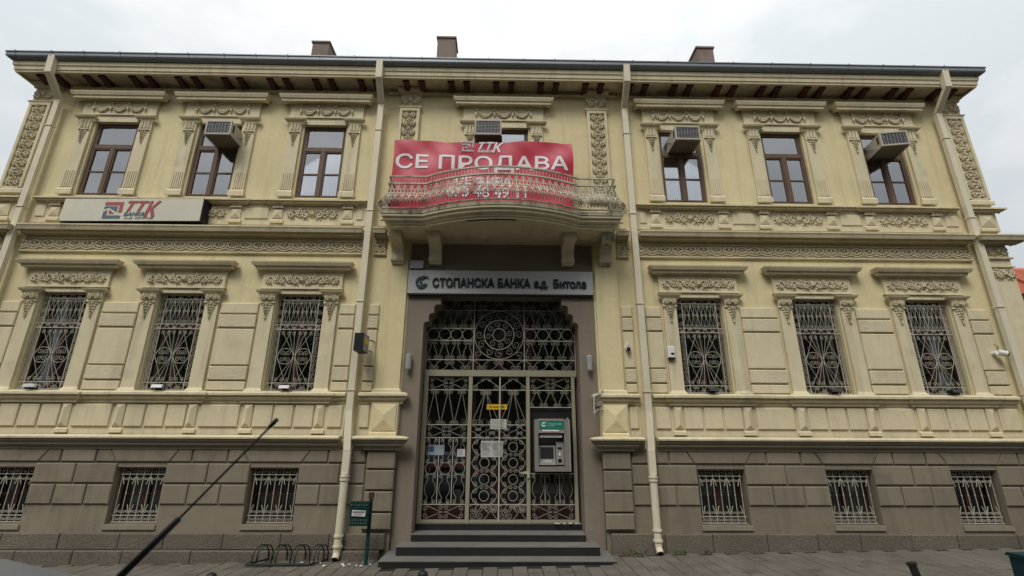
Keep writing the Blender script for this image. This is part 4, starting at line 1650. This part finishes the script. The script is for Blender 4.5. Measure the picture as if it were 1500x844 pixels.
lg.prism([(lx, lz + s_ * .86), (lx, lz + s_), (lx + s_, lz + s_), (lx + s_, lz + s_ * .36), (lx + s_ * .86, lz + s_ * .36), (lx + s_ * .86, lz + s_ * .86)], 0, .001)
lg.prism([(lx + s_ * .02, lz + s_ * .56), (lx + s_ * .02, lz + s_ * .74), (lx + s_ * .72, lz + s_ * .74), (lx + s_ * .72, lz + s_ * .38), (lx + s_ * .30, lz + s_ * .64)], 0, .001)
lg.prism([(lx + s_ * .28, lz + s_ * .28), (lx + s_ * .62, lz + s_ * .28), (lx + s_ * .28, lz + s_ * .55)], 0, .001)
on_banner(lg.mesh('emblem', BWHT), 0, 0)
cd = MB()
for x, z in ((-2.05, 7.03), (1.31, 7.07)):
    cd.tube([(x, -.40, z), (x * 1.03, -.06, z + .12)], .004, 4)
part('tie_cord', cd, CURT, t)

# ---- projecting sign, lamps, cameras, boxes
YELS = mat('yellow_print', (0.62, 0.40, 0.03), 0.5, 0.08)
t = thing('projecting_sign', 'small black box sign with yellow print sticking out beside left rain pipe', 'sign', (-2.30, 0, 3.03))
part('sign_case', MB().box(-.075, .075, -.52, -.20, 0, .29), DARK, t)
part('sign_face', MB().box(.0755, .079, -.51, -.21, .012, .28), mat('grey_print', (.25, .25, .25), .5), t)
part('sign_print', MB().box(.0795, .081, -.47, -.25, .13, .235), YELS, t)
part('sign_arm', MB().tube([(.06, -.21, .24), (.13, -.01, .24)], .010, 5).tube([(.06, -.21, .06), (.10, -.01, .06)], .008, 5), DARK, t)
LAMPG = mat('grey_lamp_metal', (.36, .38, .38), .4, .05, metal=.3)
for x, lab in ((-1.56, 'grey cylinder wall lamp on the mauve wall left of the gate'), (1.515, 'grey cylinder wall lamp on the mauve wall right of the gate')):
    t = thing('wall_lamp', lab, 'wall lamp', (x, 0, 2.80), group='wall lamps beside the entrance')
    part('lamp_body', MB().cyl((0, -.075, .006), (0, -.075, .244), .048, n=16), LAMPG, t)
    part('lamp_lens', MB().cyl((0, -.075, 0), (0, -.075, .006), .04, n=16), CURT, t)
    part('lamp_lens', MB().cyl((0, -.075, .244), (0, -.075, .25), .04, n=16), CURT, t)
    part('lamp_mount', MB().box(-.025, .025, -.04, 0, .08, .17), LAMPG, t)
WPL = mat('white_plastic', (.72, .72, .70), .35, .03)
t = thing('dome_camera', 'white dome camera on the stone panel right of the entrance', 'camera', (2.195, -.035, 3.17))
part('camera_mount', MB().cyl((0, 0, .015), (0, -.05, .015), .05, .045, 14), WPL, t)
part('camera_dome', MB().blob(0, -.065, -.005, .042, .04, .042), DARK, t, smooth=True)
part('camera_hood', MB().tube([(0, -.03, .05), (0, -.085, .035)], .05, 12, .5), WPL, t)
t = thing('bullet_camera', 'white bullet camera on the wall at the far right', 'camera', (8.66, -.035, 3.12))
part('camera_body', MB().tube([(-.045, -.09, .03), (.06, -.13, -.005)], .052, 14), WPL, t, smooth=False)
part('camera_lens', MB().tube([(.06, -.13, -.005), (.078, -.137, -.011)], .043, 12), DARK, t)
part('camera_mount', MB().cyl((-.05, 0, .02), (-.05, -.07, .03), .035, n=12), WPL, t)
part('cable', MB().tube([(.0, -.05, .06), (.05, -.02, .11), (.07, 0, .15), (.02, .0, .18)], .006, 5), DARK, t)
t = thing('alarm_box', 'white keypad box on the pilaster beside first window right of entrance', 'alarm box', (2.93, -.05, 3.02))
part('box_body', MB().block(-.062, .062, 0, .195, 0, -.06, .01), WPL, t)
part('box_display', MB().box(-.01, .045, -.064, -.058, .05, .085), DARK, t)
part('box_shade', MB().box(-.055, .055, -.055, -.005, -.025, -.001), DARK, t)
# flag holder of white iron scrolls
fh = Iron()
t = thing('flag_holder', 'white scrolled iron bracket projecting from right portal pilaster', 'bracket', (1.70, -.10, 2.12))
fh.tube([(.02, 0, .36), (-.10, -.16, .27), (-.20, -.30, .20)], .012, 5)
fh.tube([(.0, 0, .02), (-.10, -.12, .03), (-.20, -.28, -.04)], .010, 5)
fh.tube([(-.20, -.30, .21), (-.20, -.30, -.05)], .014, 6)
for k in range(4):
    f_ = k / 4
    cx, cy, cz = -.03 - .15 * f_, -.04 - .2 * f_, .20 - .05 * f_
    for sgn in (-1, 1):
        fh.tube([(cx + a * .7, cy + a, cz + b) for a, b in spiral(0, sgn * .055, .05, PI / 2, sgn, 1.3, 10)], .008, 4)
part('scroll_bracket', fh, IRON, t)
# floodlights on the sills
flabs = ['white floodlight on the sill of the leftmost lower window', 'grey floodlight on the sill of the second lower window', 'grey floodlight on the lower sill nearest left of the entrance',
         'black floodlight on the lower sill nearest right of the entrance', 'black floodlight on the sill of the second window from the right', 'black floodlight on the sill of the rightmost lower window']
for i, c in enumerate(COLS):
    t = thing('floodlight', flabs[i], 'floodlight', (c + (.0 if i else -.02), -.09, 2.425), R((0, 4, -3, 6, -5, 3)[i]), group='floodlights on the lower window sills')
    m_ = WPL if i == 0 else (LAMPG if i < 3 else DARK)
    part('lamp_head', MB().prismx([(-.09, .03), (-.06, .085), (.03, .07), (.03, .025)], -.085, .085), m_, t)
    part('lamp_glass', MB().prismx([(-.093, .033), (-.066, .084), (-.063, .083), (-.089, .032)], -.07, .07), GREYP if i < 3 else ACF, t)
    part('lamp_yoke', MB().box(-.05, .05, -.03, .02, 0, .024).box(-.094, -.086, -.02, .01, .0, .06).box(.086, .094, -.02, .01, 0, .06), DARK, t)

# ---- cash machine
ATMG = mat('atm_grey', (.22, .205, .185), .5, .05)
ATML = mat('atm_light_grey', (.30, .29, .27), .5, .04)
ATMT = mat('atm_green_header', (.012, .19, .14), .4, .04)
t = thing('cash_machine', 'grey cash machine with green header set in right side of the gate', 'cash machine', (.865, 0, 1.18))
part('black_panel', MB().box(-.34, .37, .375, .42, -.03, 1.02), DARK, t)
b = MB()
b.box(-.285, -.225, .10, .375, 0, .82)
b.box(.205, .285, .10, .375, 0, .82)
b.box(-.225, .205, .10, .375, 0, .075)
b.box(-.225, .205, .30, .375, .075, .62)
part('casing', b, ATMG, t)
part('side_fairing', MB().prismx([(.10, 0.0), (.10, .80), (.375, .86), (.375, -.02)], .2855, .305), ATML, t)
part('header', MB().box(-.225, .205, .085, .375, .60, .83), mat('atm_pinkish', (.30, .22, .20), .5), t)
hp = part('header_sign', MB().box(-.21, .20, .078, .0845, .665, .80), ATMT, t)
lg = MB()
o_ = [(-.135 + .035 * math.cos(R(50) + k / 16 * R(290)), .735 + .038 * math.sin(R(50) + k / 16 * R(290))) for k in range(17)]
i_ = [(-.137 + .016 * math.cos(R(50) + k / 16 * R(290)), .735 + .017 * math.sin(R(50) + k / 16 * R(290))) for k in range(16, -1, -1)]
lg.prism(o_ + i_, .073, .0775)
lg.blob(-.105, .076, .765, .010, .003, .010)
part('emblem', lg, WPL, hp)
O('lettering', text_mesh('СТОПАНСКА БАНКА', .03, WPL, .001, 0, width=.24, height=.018), hp, (-.075, .076, .735))
O('lettering', text_mesh('а.д. Битола', .03, WPL, .001, 0, width=.12, height=.016), hp, (-.075, .076, .705))
part('header_strip', MB().box(-.16, .12, .076, .0845, .625, .65), WPL, t)
part('light_strip', MB().box(-.20, .175, .13, .30, .53, .575), WPL, t)
part('screen_surround', MB().prismx([(.19, .10), (.23, .40), (.30, .40), (.30, .10)], -.215, .06), ATML, t)
part('screen', MB().prismx([(.186, .21), (.210, .375), (.214, .375), (.19, .21)], -.185, .03), DARK, t)
part('keypad_shelf', MB().prismx([(.12, .10), (.18, .16), (.30, .16), (.30, .08)], -.215, .06), ATMG, t)
b = MB()
for a in range(4):
    for c_ in range(3):
        b.box(-.12 + a * .03, -.10 + a * .03, .13 + c_ * .018, .142 + c_ * .018, .125 + c_ * .018, .137 + c_ * .018)
part('keypad', b, WPL, t)
part('card_panel', MB().box(.075, .20, .20, .30, .10, .46), ATML, t)
part('card_slot', MB().box(.10, .17, .193, .20, .345, .375).box(.105, .165, .193, .20, .14, .19), DARK, t)
part('card_reader', MB().blob(.135, .197, .26, .022, .012, .03), WPL, t)

# ---- notices behind the gate
PAPER = mat('paper', (.62, .62, .60), .8, .04)
PAPB = mat('pale_blue_paper', (.36, .42, .48), .8, .1)
YN = .425


def notice(x0, x1, z0, z1, m_, lab, extra=None):
    t = part('notice', MB().box(x0, x1, YN, YN + .003, z0, z1), m_)
    tag(t, lab, 'notice', 'notices on the entrance glass')
    if extra:
        for body, w_, h_, x, z, mm in extra:
            O('lettering', text_mesh(body, .03, mm, 0, 0, width=w_, height=h_), t, (x, YN - .002, z))
    return t


PRN = mat('grey_print_lines', (.16, .16, .17), .8, .1)


def print_lines(t, x0, x1, z0, z1, n):
    b = MB()
    r_ = random.Random(n)
    for k in range(n):
        z = z1 - (k + .6) * (z1 - z0) / n
        b.box(x0, x0 + (x1 - x0) * r_.uniform(.55, 1), YN - .002, YN - .001, z, z + (z1 - z0) / n * .28)
    part('print', b, PRN, t)


t = notice(-.238, .118, 2.175, 2.265, mat('yellow_card', (.70, .46, .02), .5, .05), 'yellow strip notice on the gate door glass')
b = MB()
b.box(-.19, .07, YN - .002, YN - .001, 2.205, 2.232)
part('print', b, mat('dark_yellow_print', (.30, .17, .01), .6), t)
t = notice(-.165, .112, 1.845, 2.012, PAPER, 'white paper sheet below the yellow strip notice')
print_lines(t, -.145, .095, 1.86, 2.0, 6)
t = notice(-.322, .055, 1.388, 1.652, PAPER, 'wide double paper sheet in the middle of the gate door')
print_lines(t, -.305, -.14, 1.40, 1.64, 12)
print_lines(t, -.12, .04, 1.40, 1.64, 12)
t = notice(-1.215, -.948, 1.418, 1.583, PAPB, 'pale blue poster on the glass left of the doors')
part('print', MB().box(-1.205, -1.12, YN - .002, YN - .001, 1.47, 1.555), mat('blue_print', (.06, .13, .30), .6), t)
t = notice(-.725, -.588, 1.395, 1.517, PAPER, 'small white card on the glass left of the doors')
print_lines(t, -.70, -.61, 1.41, 1.50, 3)

# ================================================================== STREET
GREEN = mat('dark_green_paint', (.006, .036, .032), .45, .12, (.05, .04, .03), .25)
gx = gz(-1.9)
t = thing('litter_bin', 'dark green metal litter bin on a post left of the steps', 'litter bin', (-1.88, -.50, gx))
part('post', MB().box(-.022, .022, -.02, .02, 0, .92), GREEN, t)
part('post_cap', MB().box(-.035, .03, -.03, .03, .87, .955), mat('rust_brown', (.06, .03, .02), .8, .2), t)
bb = MB().prismx([(-.13, .52), (-.15, .84), (-.022, .84), (-.022, .52)], -.255, .0)
part('bin_body', bb, GREEN, t)
rv = MB()
for k in range(7):
    for j, zz in enumerate((.56, .60, .80)):
        rv.blob(-.24 + k * .037, -.134 - .02 * (zz - .5) / .36 - .001, zz, .006, .004, .006)
part('rivets', rv, GREYP, t)
lb = MB()
lb.add([(-.225, -.152, .655), (-.03, -.152, .645), (-.025, -.157, .725), (-.22, -.157, .735)], [(0, 1, 2, 3)])
lab_ = part('label_sheet', lb, PAPER, t)
b = MB()
for k in range(9):
    x0 = -.208 + k * .019
    b.box(x0, x0 + .015, -.1585, -.1575, .695, .718)
for k in range(5):
    x0 = -.175 + k * .021
    b.box(x0, x0 + .014, -.1580, -.1565, .668, .678)
part('print', b, PRN, lab_)

# bicycle rack: flat base frame and four tall pairs of hoops
RACK = mat('dark_green_tube', (.018, .030, .022), .5, .15, (.08, .04, .02), .35)
t = thing('bicycle_rack', 'dark green low bicycle rack with paired hoops by the wall', 'bicycle rack', (-3.02, -.36, gz(-3.02)))
b = MB()
b.tube([(-.54, -.17, .03), (.36, -.17, .03), (.52, .17, .03), (-.38, .17, .03)], .018, 5, closed=True)
part('base_frame', b, RACK, t)
for k in range(4):
    x = -.47 + k * .27
    for dx in (0, .062):
        hp_ = [(x + dx + .10 * (1 - math.cos(a)) * .5, -.15 + .15 * (1 - math.cos(a)), .03 + .22 * math.sin(a) ** .7 if 0 < a < PI else .03) for a in [PI * q / 10 for q in range(11)]]
        part('hoop', MB().tube(hp_, .0095, 6), RACK, t, smooth=True)

BOLL = mat('black_iron_bollard', (.018, .017, .016), .45, .15, (.06, .05, .04), .3)
for x, ztop, lab, y in ((-.79, .325, 'black dome-topped bollard at the kerb in front of the steps', -2.38), (-3.03, .305, 'black dome-topped bollard at the kerb below the bicycle rack', -2.38)):
    z0 = gz(x)
    t = thing('bollard', lab, 'bollard', (x, y, z0), group='dome bollards along the kerb')
    h = ztop - z0
    part('post', MB().cyl((0, 0, 0), (0, 0, h - .06), .05, .045, 14), BOLL, t)
    part('collar', MB().cyl((0, 0, h - .075), (0, 0, h - .06), .062, n=14), BOLL, t)
    part('dome', MB().tube([(0, 0, h - .06), (0, 0, h - .035), (0, 0, h - .012), (0, 0, h)], 1, 14, taper=lambda f: (.055, .055, .04, .01)[min(3, int(f * 3 + .01))]), BOLL, t, smooth=True)
t = thing('kerb_post', 'leaning flat-topped black post at the kerb on the right', 'post', (4.56, -2.35, gz(4.56)))
part('post', MB().tube([(.06, -.03, -.02), (0, 0, .30)], .042, 10), BOLL, t)
part('cap', MB().tube([(0.0, 0, .30), (-.004, .002, .325)], .052, 10), BOLL, t)
t = thing('utility_box', 'dark teal utility box at the kerb in the right corner', 'utility box', (6.12, -2.35, gz(6.12)))
part('box_body', MB().block(-.26, .26, 0, .33, .2, -.2, .01), mat('dark_teal_paint', (.006, .035, .045), .45, .1), t)
part('box_lid', MB().prismx([(-.23, .33), (-.20, .365), (.20, .365), (.23, .33)], -.28, .28), MATS['dark_teal_paint'], t)
part('box_handle', MB().box(.14, .16, -.215, -.2, .14, .22), DARK, t)

# litter scraps and weeds
SCR = mat('white_litter', (.62, .61, .57), .8, .1)
rl = random.Random(11)
slabs_ = [(-2.20, -.52), (-2.16, -.60), (-2.10, -.56), (-1.98, -.60), (-1.90, -.66), (-1.80, -.58), (-2.55, -.42), (-2.72, -.50), (-2.83, -.38), (-2.43, -.60)]
for i, (x, y) in enumerate(slabs_):
    b = MB()
    s_ = rl.uniform(.018, .035)
    pts = [(s_ * math.cos(a) * rl.uniform(.6, 1.1), s_ * math.sin(a) * rl.uniform(.6, 1.1), rl.uniform(.004, .022)) for a in [k * PI / 3 for k in range(6)]]
    b.add(pts + [(0, 0, .03), (0, 0, .0)], [(k, (k + 1) % 6, 6) for k in range(6)] + [((k + 1) % 6, k, 7) for k in range(6)])
    o = part('litter_scrap', b, SCR, None, (x, y, gz(x) + .006), (0, 0, rl.uniform(0, 6)))
    tag(o, 'crumpled white paper scrap on the pavers by the bin and bicycle rack', 'litter', 'white litter scraps left of the steps')
b = MB()
for k in range(14):
    x = rl.uniform(.85, 1.30)
    b.blob(x, .27 + rl.uniform(-.03, .03), .392, rl.uniform(.012, .03), rl.uniform(.01, .02), .008)
o = part('plaster_crumbs', b, SCR)
struct(o, 'stuff')
o['label'] = 'white crumbs scattered on the top step below the cash machine'
WEED = mat('weed_leaf', (.045, .075, .022), .7, .2)
for (x, y, n_, lab) in ((2.02, -.34, 26, 'low green weeds at the foot of the wall right of the steps'), (2.72, -.27, 12, 'small weed tuft beside the right rain pipe foot'), (3.10, -.25, 8, 'tiny weed sprig at the plinth under first right window')):
    t = thing('weed', lab, 'weed', (x, y, gz(x)))
    b = MB()
    for k in range(n_):
        a, ln = rl.uniform(0, 2 * PI), rl.uniform(.06, .16)
        ox, oy = rl.uniform(-.14, .14) * n_ / 26, rl.uniform(-.05, .08)
        tip = (ox + ln * .7 * math.cos(a), oy + ln * .4 * math.sin(a), ln * rl.uniform(.4, .9))
        sx, sy = -math.sin(a) * .011, math.cos(a) * .011
        mid = (ox * .5 + tip[0] * .5, oy * .5 + tip[1] * .5, tip[2] * .75)
        b.add([(ox, oy, 0), (mid[0] + sx, mid[1] + sy, mid[2]), tip, (mid[0] - sx, mid[1] - sy, mid[2])], [(0, 1, 2, 3)])
    part('leaves', b, WEED, t)

# ---- parked hatchback whose roof and aerial reach into the lower left of the view
CARP = mat('blue_grey_car_paint', (.17, .20, .23), .3, .03, spec=.5)
CGL = mat('dark_car_glass', (.01, .012, .014), .06, 0, spec=.6)
TYRE = mat('tyre_rubber', (.02, .02, .02), .85, .1)
zg = gz(-2.5) - .14
car = thing('parked_car', 'blue-grey parked hatchback with roof aerial in the lower left foreground', 'car', (-2.50, -7.02, zg))
# stations along x (local, rear at +x): (x, z_bottom, z_shoulder, half width)
st = [(-1.95, .38, .55, .55), (-1.90, .25, .68, .70), (-1.55, .20, .80, .80), (-.85, .19, .92, .83), (.0, .19, .95, .84), (.9, .19, .97, .84), (1.55, .20, .98, .82), (1.86, .26, .96, .74), (1.96, .40, .90, .62)]
b = MB()
m_ = 12
for x, zb, zs_, hw in st:
    ring_ = [(-hw * .85, zb), (-hw * .98, zb + .12), (-hw, (zb + zs_) / 2), (-hw * .97, zs_ - .08), (-hw * .86, zs_), (-hw * .4, zs_ + .02), (hw * .4, zs_ + .02), (hw * .86, zs_), (hw * .97, zs_ - .08), (hw, (zb + zs_) / 2), (hw * .98, zb + .12), (hw * .85, zb)]
    b.v += [(x, y, z) for y, z in ring_]
for i in range(len(st) - 1):
    for k in range(m_):
        q = (k + 1) % m_
        b.f.append((i * m_ + k, i * m_ + q, (i + 1) * m_ + q, (i + 1) * m_ + k))
b.f += [tuple(range(m_)), tuple(range((len(st) - 1) * m_, len(st) * m_))]
part('body', b, CARP, car, smooth=True)
gs = [(-.95, .93, .93, .74), (-.20, 1.42, .95, .56), (.30, 1.50, .96, .58), (1.0, 1.475, .97, .57), (1.42, 1.405, .97, .545), (1.60, 1.355, .97, .52), (1.84, 1.0, .95, .62)]


def cabin(scale_top, z_in, m, name, lo=False):
    b = MB()
    for x, zt, zs_, hw in gs:
        if lo:
            r_ = [(-.78, zs_ - .02), (-hw - .01, zt - .05), (-hw * .9, zt - .012), (0, zt + .008), (hw * .9, zt - .012), (hw + .01, zt - .05), (.78, zs_ - .02)]
        else:
            r_ = [(-hw - .02, zt - .055), (-hw * .93, zt + .0), (-hw * .5, zt + .022), (0, zt + .028), (hw * .5, zt + .022), (hw * .93, zt + .0), (hw + .02, zt - .055)]
        b.v += [(x, y, z) for y, z in r_]
    rng = range(len(gs) - 1) if lo else range(1, 5)
    for i in rng:
        for k in range(6):
            b.f.append((i * 7 + k, i * 7 + k + 1, (i + 1) * 7 + k + 1, (i + 1) * 7 + k))
    return part(name, b, m, car, smooth=True)


cabin(1, 0, CGL, 'windows', True)
cabin(1, 0, CARP, 'roof_panel')
pl = MB()
for s_ in (-1, 1):
    pl.tube([(-.95, s_ * .75, .95), (-.20, s_ * .585, 1.41)], .028, 5)
    pl.tube([(.35, s_ * .80, .95), (.38, s_ * .60, 1.46)], .03, 5)
    pl.tube([(1.84, s_ * .65, .98), (1.60, s_ * .55, 1.34)], .04, 5)
part('pillar', pl, CARP, car)
for x in (-1.25, 1.22):
    for s_ in (-1, 1):
        wh = part('wheel', MB().cyl((x, s_ * .62, .29), (x, s_ * .83, .29), .29, n=24), TYRE, car)
        part('rim', MB().cyl((x, s_ * .825, .29), (x, s_ * .842, .29), .19, n=18), GREYP, wh)
for s_ in (-1, 1):
    part('headlight', MB().blob(-1.88, s_ * .52, .62, .06, .14, .07), GREYP, car, smooth=True)
    part('tail_light', MB().blob(1.90, s_ * .60, .82, .06, .08, .14), SRED, car, smooth=True)
an = MB()
an.tube([(1.58, .02, 1.385), (1.60, .02, 1.41), (1.727, .02, 1.554), (1.824, .02, 1.662)], .0075, 8, taper=lambda f: 1.5 - .6 * f)
an.tube([(1.824, .02, 1.662), (2.005, .02, 1.872)], .0026, 6)
an.tube([(1.996, .02, 1.862), (2.012, .02, 1.881)], .0050, 6)
part('roof_aerial', an, DARK, car, smooth=True)

# ---- neighbour's house beyond the right corner
BRK = mat('dark_brick', (.13, .06, .045), .9, .2, (.05, .04, .035), .4, 0, .5, 20)
t = thing('neighbour_house', 'brick house with orange tile roof beyond the right corner', 'house', (11.6, 1.5, 0))
part('wall', MB().box(0, 5, 0, 5, -.2, 4.62), BRK, t)
part('eave_board', MB().box(-.28, 5.3, -.30, 5.3, 4.62, 4.74), mat('grey_eave', (.25, .25, .25), .7, .1), t)
b = MB()
b.add([(-.32, -.34, 4.745), (5.3, -.34, 4.745), (5.3, 5.3, 4.745), (-.32, 5.3, 4.745), (2.0, 2.5, 6.2), (3.2, 2.5, 6.2)], [(0, 1, 5, 4), (1, 2, 5), (2, 3, 4, 5), (3, 0, 4), (0, 3, 2, 1)])
RT2 = mat('orange_roof_tile', (.42, .11, .05), .8, .18, (.2, .07, .04), .4, 0, .4, 25)
rf_ = part('roof', b, RT2, t)
tl = MB()
for k in range(18):
    x = -.30 + k * .31
    tl.tube([(x, -.36, 4.77), (2.0 + (x + .3) * .214, 2.45, 6.2)], .06, 6)
part('roof_tiles', tl, RT2, rf_)
part('window', MB().box(1, 2, -.03, .02, 2, 3.4), DARK, t)

# ---- street trees across the road, behind the camera: they shade the street and show in the glass
BARK = mat('tree_bark', (.09, .07, .05), .95, .2, bump=.6, bscale=25)
LEAF = mat('tree_leaf', (.05, .085, .025), .6, .25, rand=.4)
rt_ = random.Random(21)
cr = MB()
clumps = [(rt_.gauss(0, 1.25), rt_.gauss(0, 1.25), rt_.gauss(0, 1.2)) for _ in range(60)]
for k in range(5200):
    c_ = clumps[k % 60]
    p = Vector((c_[0] + rt_.gauss(0, .42), c_[1] + rt_.gauss(0, .42), c_[2] + rt_.gauss(0, .38)))
    d = Vector((rt_.gauss(0, 1), rt_.gauss(0, 1), rt_.gauss(0, .7))).normalized()
    e = d.cross(Vector((rt_.gauss(0, 1), rt_.gauss(0, 1), rt_.gauss(0, 1)))).normalized()
    s_ = rt_.uniform(.07, .14)
    cr.add([p - d * s_, p + e * s_ * .55, p + d * s_, p - e * s_ * .55], [(0, 1, 2, 3)])
crm = cr.mesh('crown', LEAF)
tk = MB()
tk.tube([(0, 0, 0), (.05, 0, 1.2), (-.04, .05, 2.6), (.0, .1, 4.2), (.1, 0, 5.6)], .17, 8, taper=lambda f: 1.15 - .8 * f)
for k in range(9):
    a = k * 2.4
    z = 2.4 + k * .33
    tk.tube([(0, 0, z), (.6 * math.cos(a), .6 * math.sin(a), z + .7), (1.5 * math.cos(a), 1.5 * math.sin(a), z + 1.5)], .06, 5, taper=lambda f: 1.1 - .8 * f)
tkm = tk.mesh('trunk', BARK, True)
tlab = ['leafy street tree farthest left across the road, seen in the glass', 'leafy street tree second from left across the road, seen in the glass', 'leafy street tree just left of the middle across the road, seen in the glass',
        'leafy street tree just right of the middle across the road, seen in the glass', 'leafy street tree second from right across the road, seen in the glass', 'leafy street tree farthest right across the road, seen in the glass']
for i, (x, y, s_) in enumerate(((-13.0, -12.3, 1.25), (-7.8, -11.9, 1.15), (-2.9, -12.5, 1.3), (2.1, -12.1, 1.2), (7.2, -12.5, 1.3), (12.6, -12.2, 1.25))):
    t = thing('street_tree', tlab[i], 'tree', (x, y, gz(x) - .02), i * 1.1, 'street trees across the road')
    t.scale = (s_, s_, s_)
    O('trunk', tkm, t)
    O('crown', crm, t, (0, 0, 5.0))

# ---- terrace added behind the trees, close and tall, to dim the lower facade
OPW = mat('buff_render', (.16, .135, .10), .9, .12, GRIME, .3, .2)
t = thing('dimming_terrace', 'buff rendered terrace added across the street to dim the lower facade, seen only in reflections', 'building', (0, -15.6, 0))
hz_ = [(-22 + k * 2.75 + .7, -22 + k * 2.75 + 2.0, z, z + 1.7) for k in range(16) for z in (1.0, 4.6, 8.2)]
part('wall', MB().box(-22, 22, -8, 0, -1, 12.2), OPW, t)
part('cornice', MB().box(-22.2, 22.2, .001, .35, 11.8, 12.25), OPW, t)
for a_, b_, c_, d_ in hz_:
    w_ = part('window', MB().box(a_, b_, .001, .05, c_, d_), CURT, t)
    part('pane', MB().box(a_ + .07, (a_ + b_) / 2 - .03, .051, .056, c_ + .07, d_ - .07), CGL, w_)
    part('pane', MB().box((a_ + b_) / 2 + .03, b_ - .07, .051, .056, c_ + .07, d_ - .07), CGL, w_)
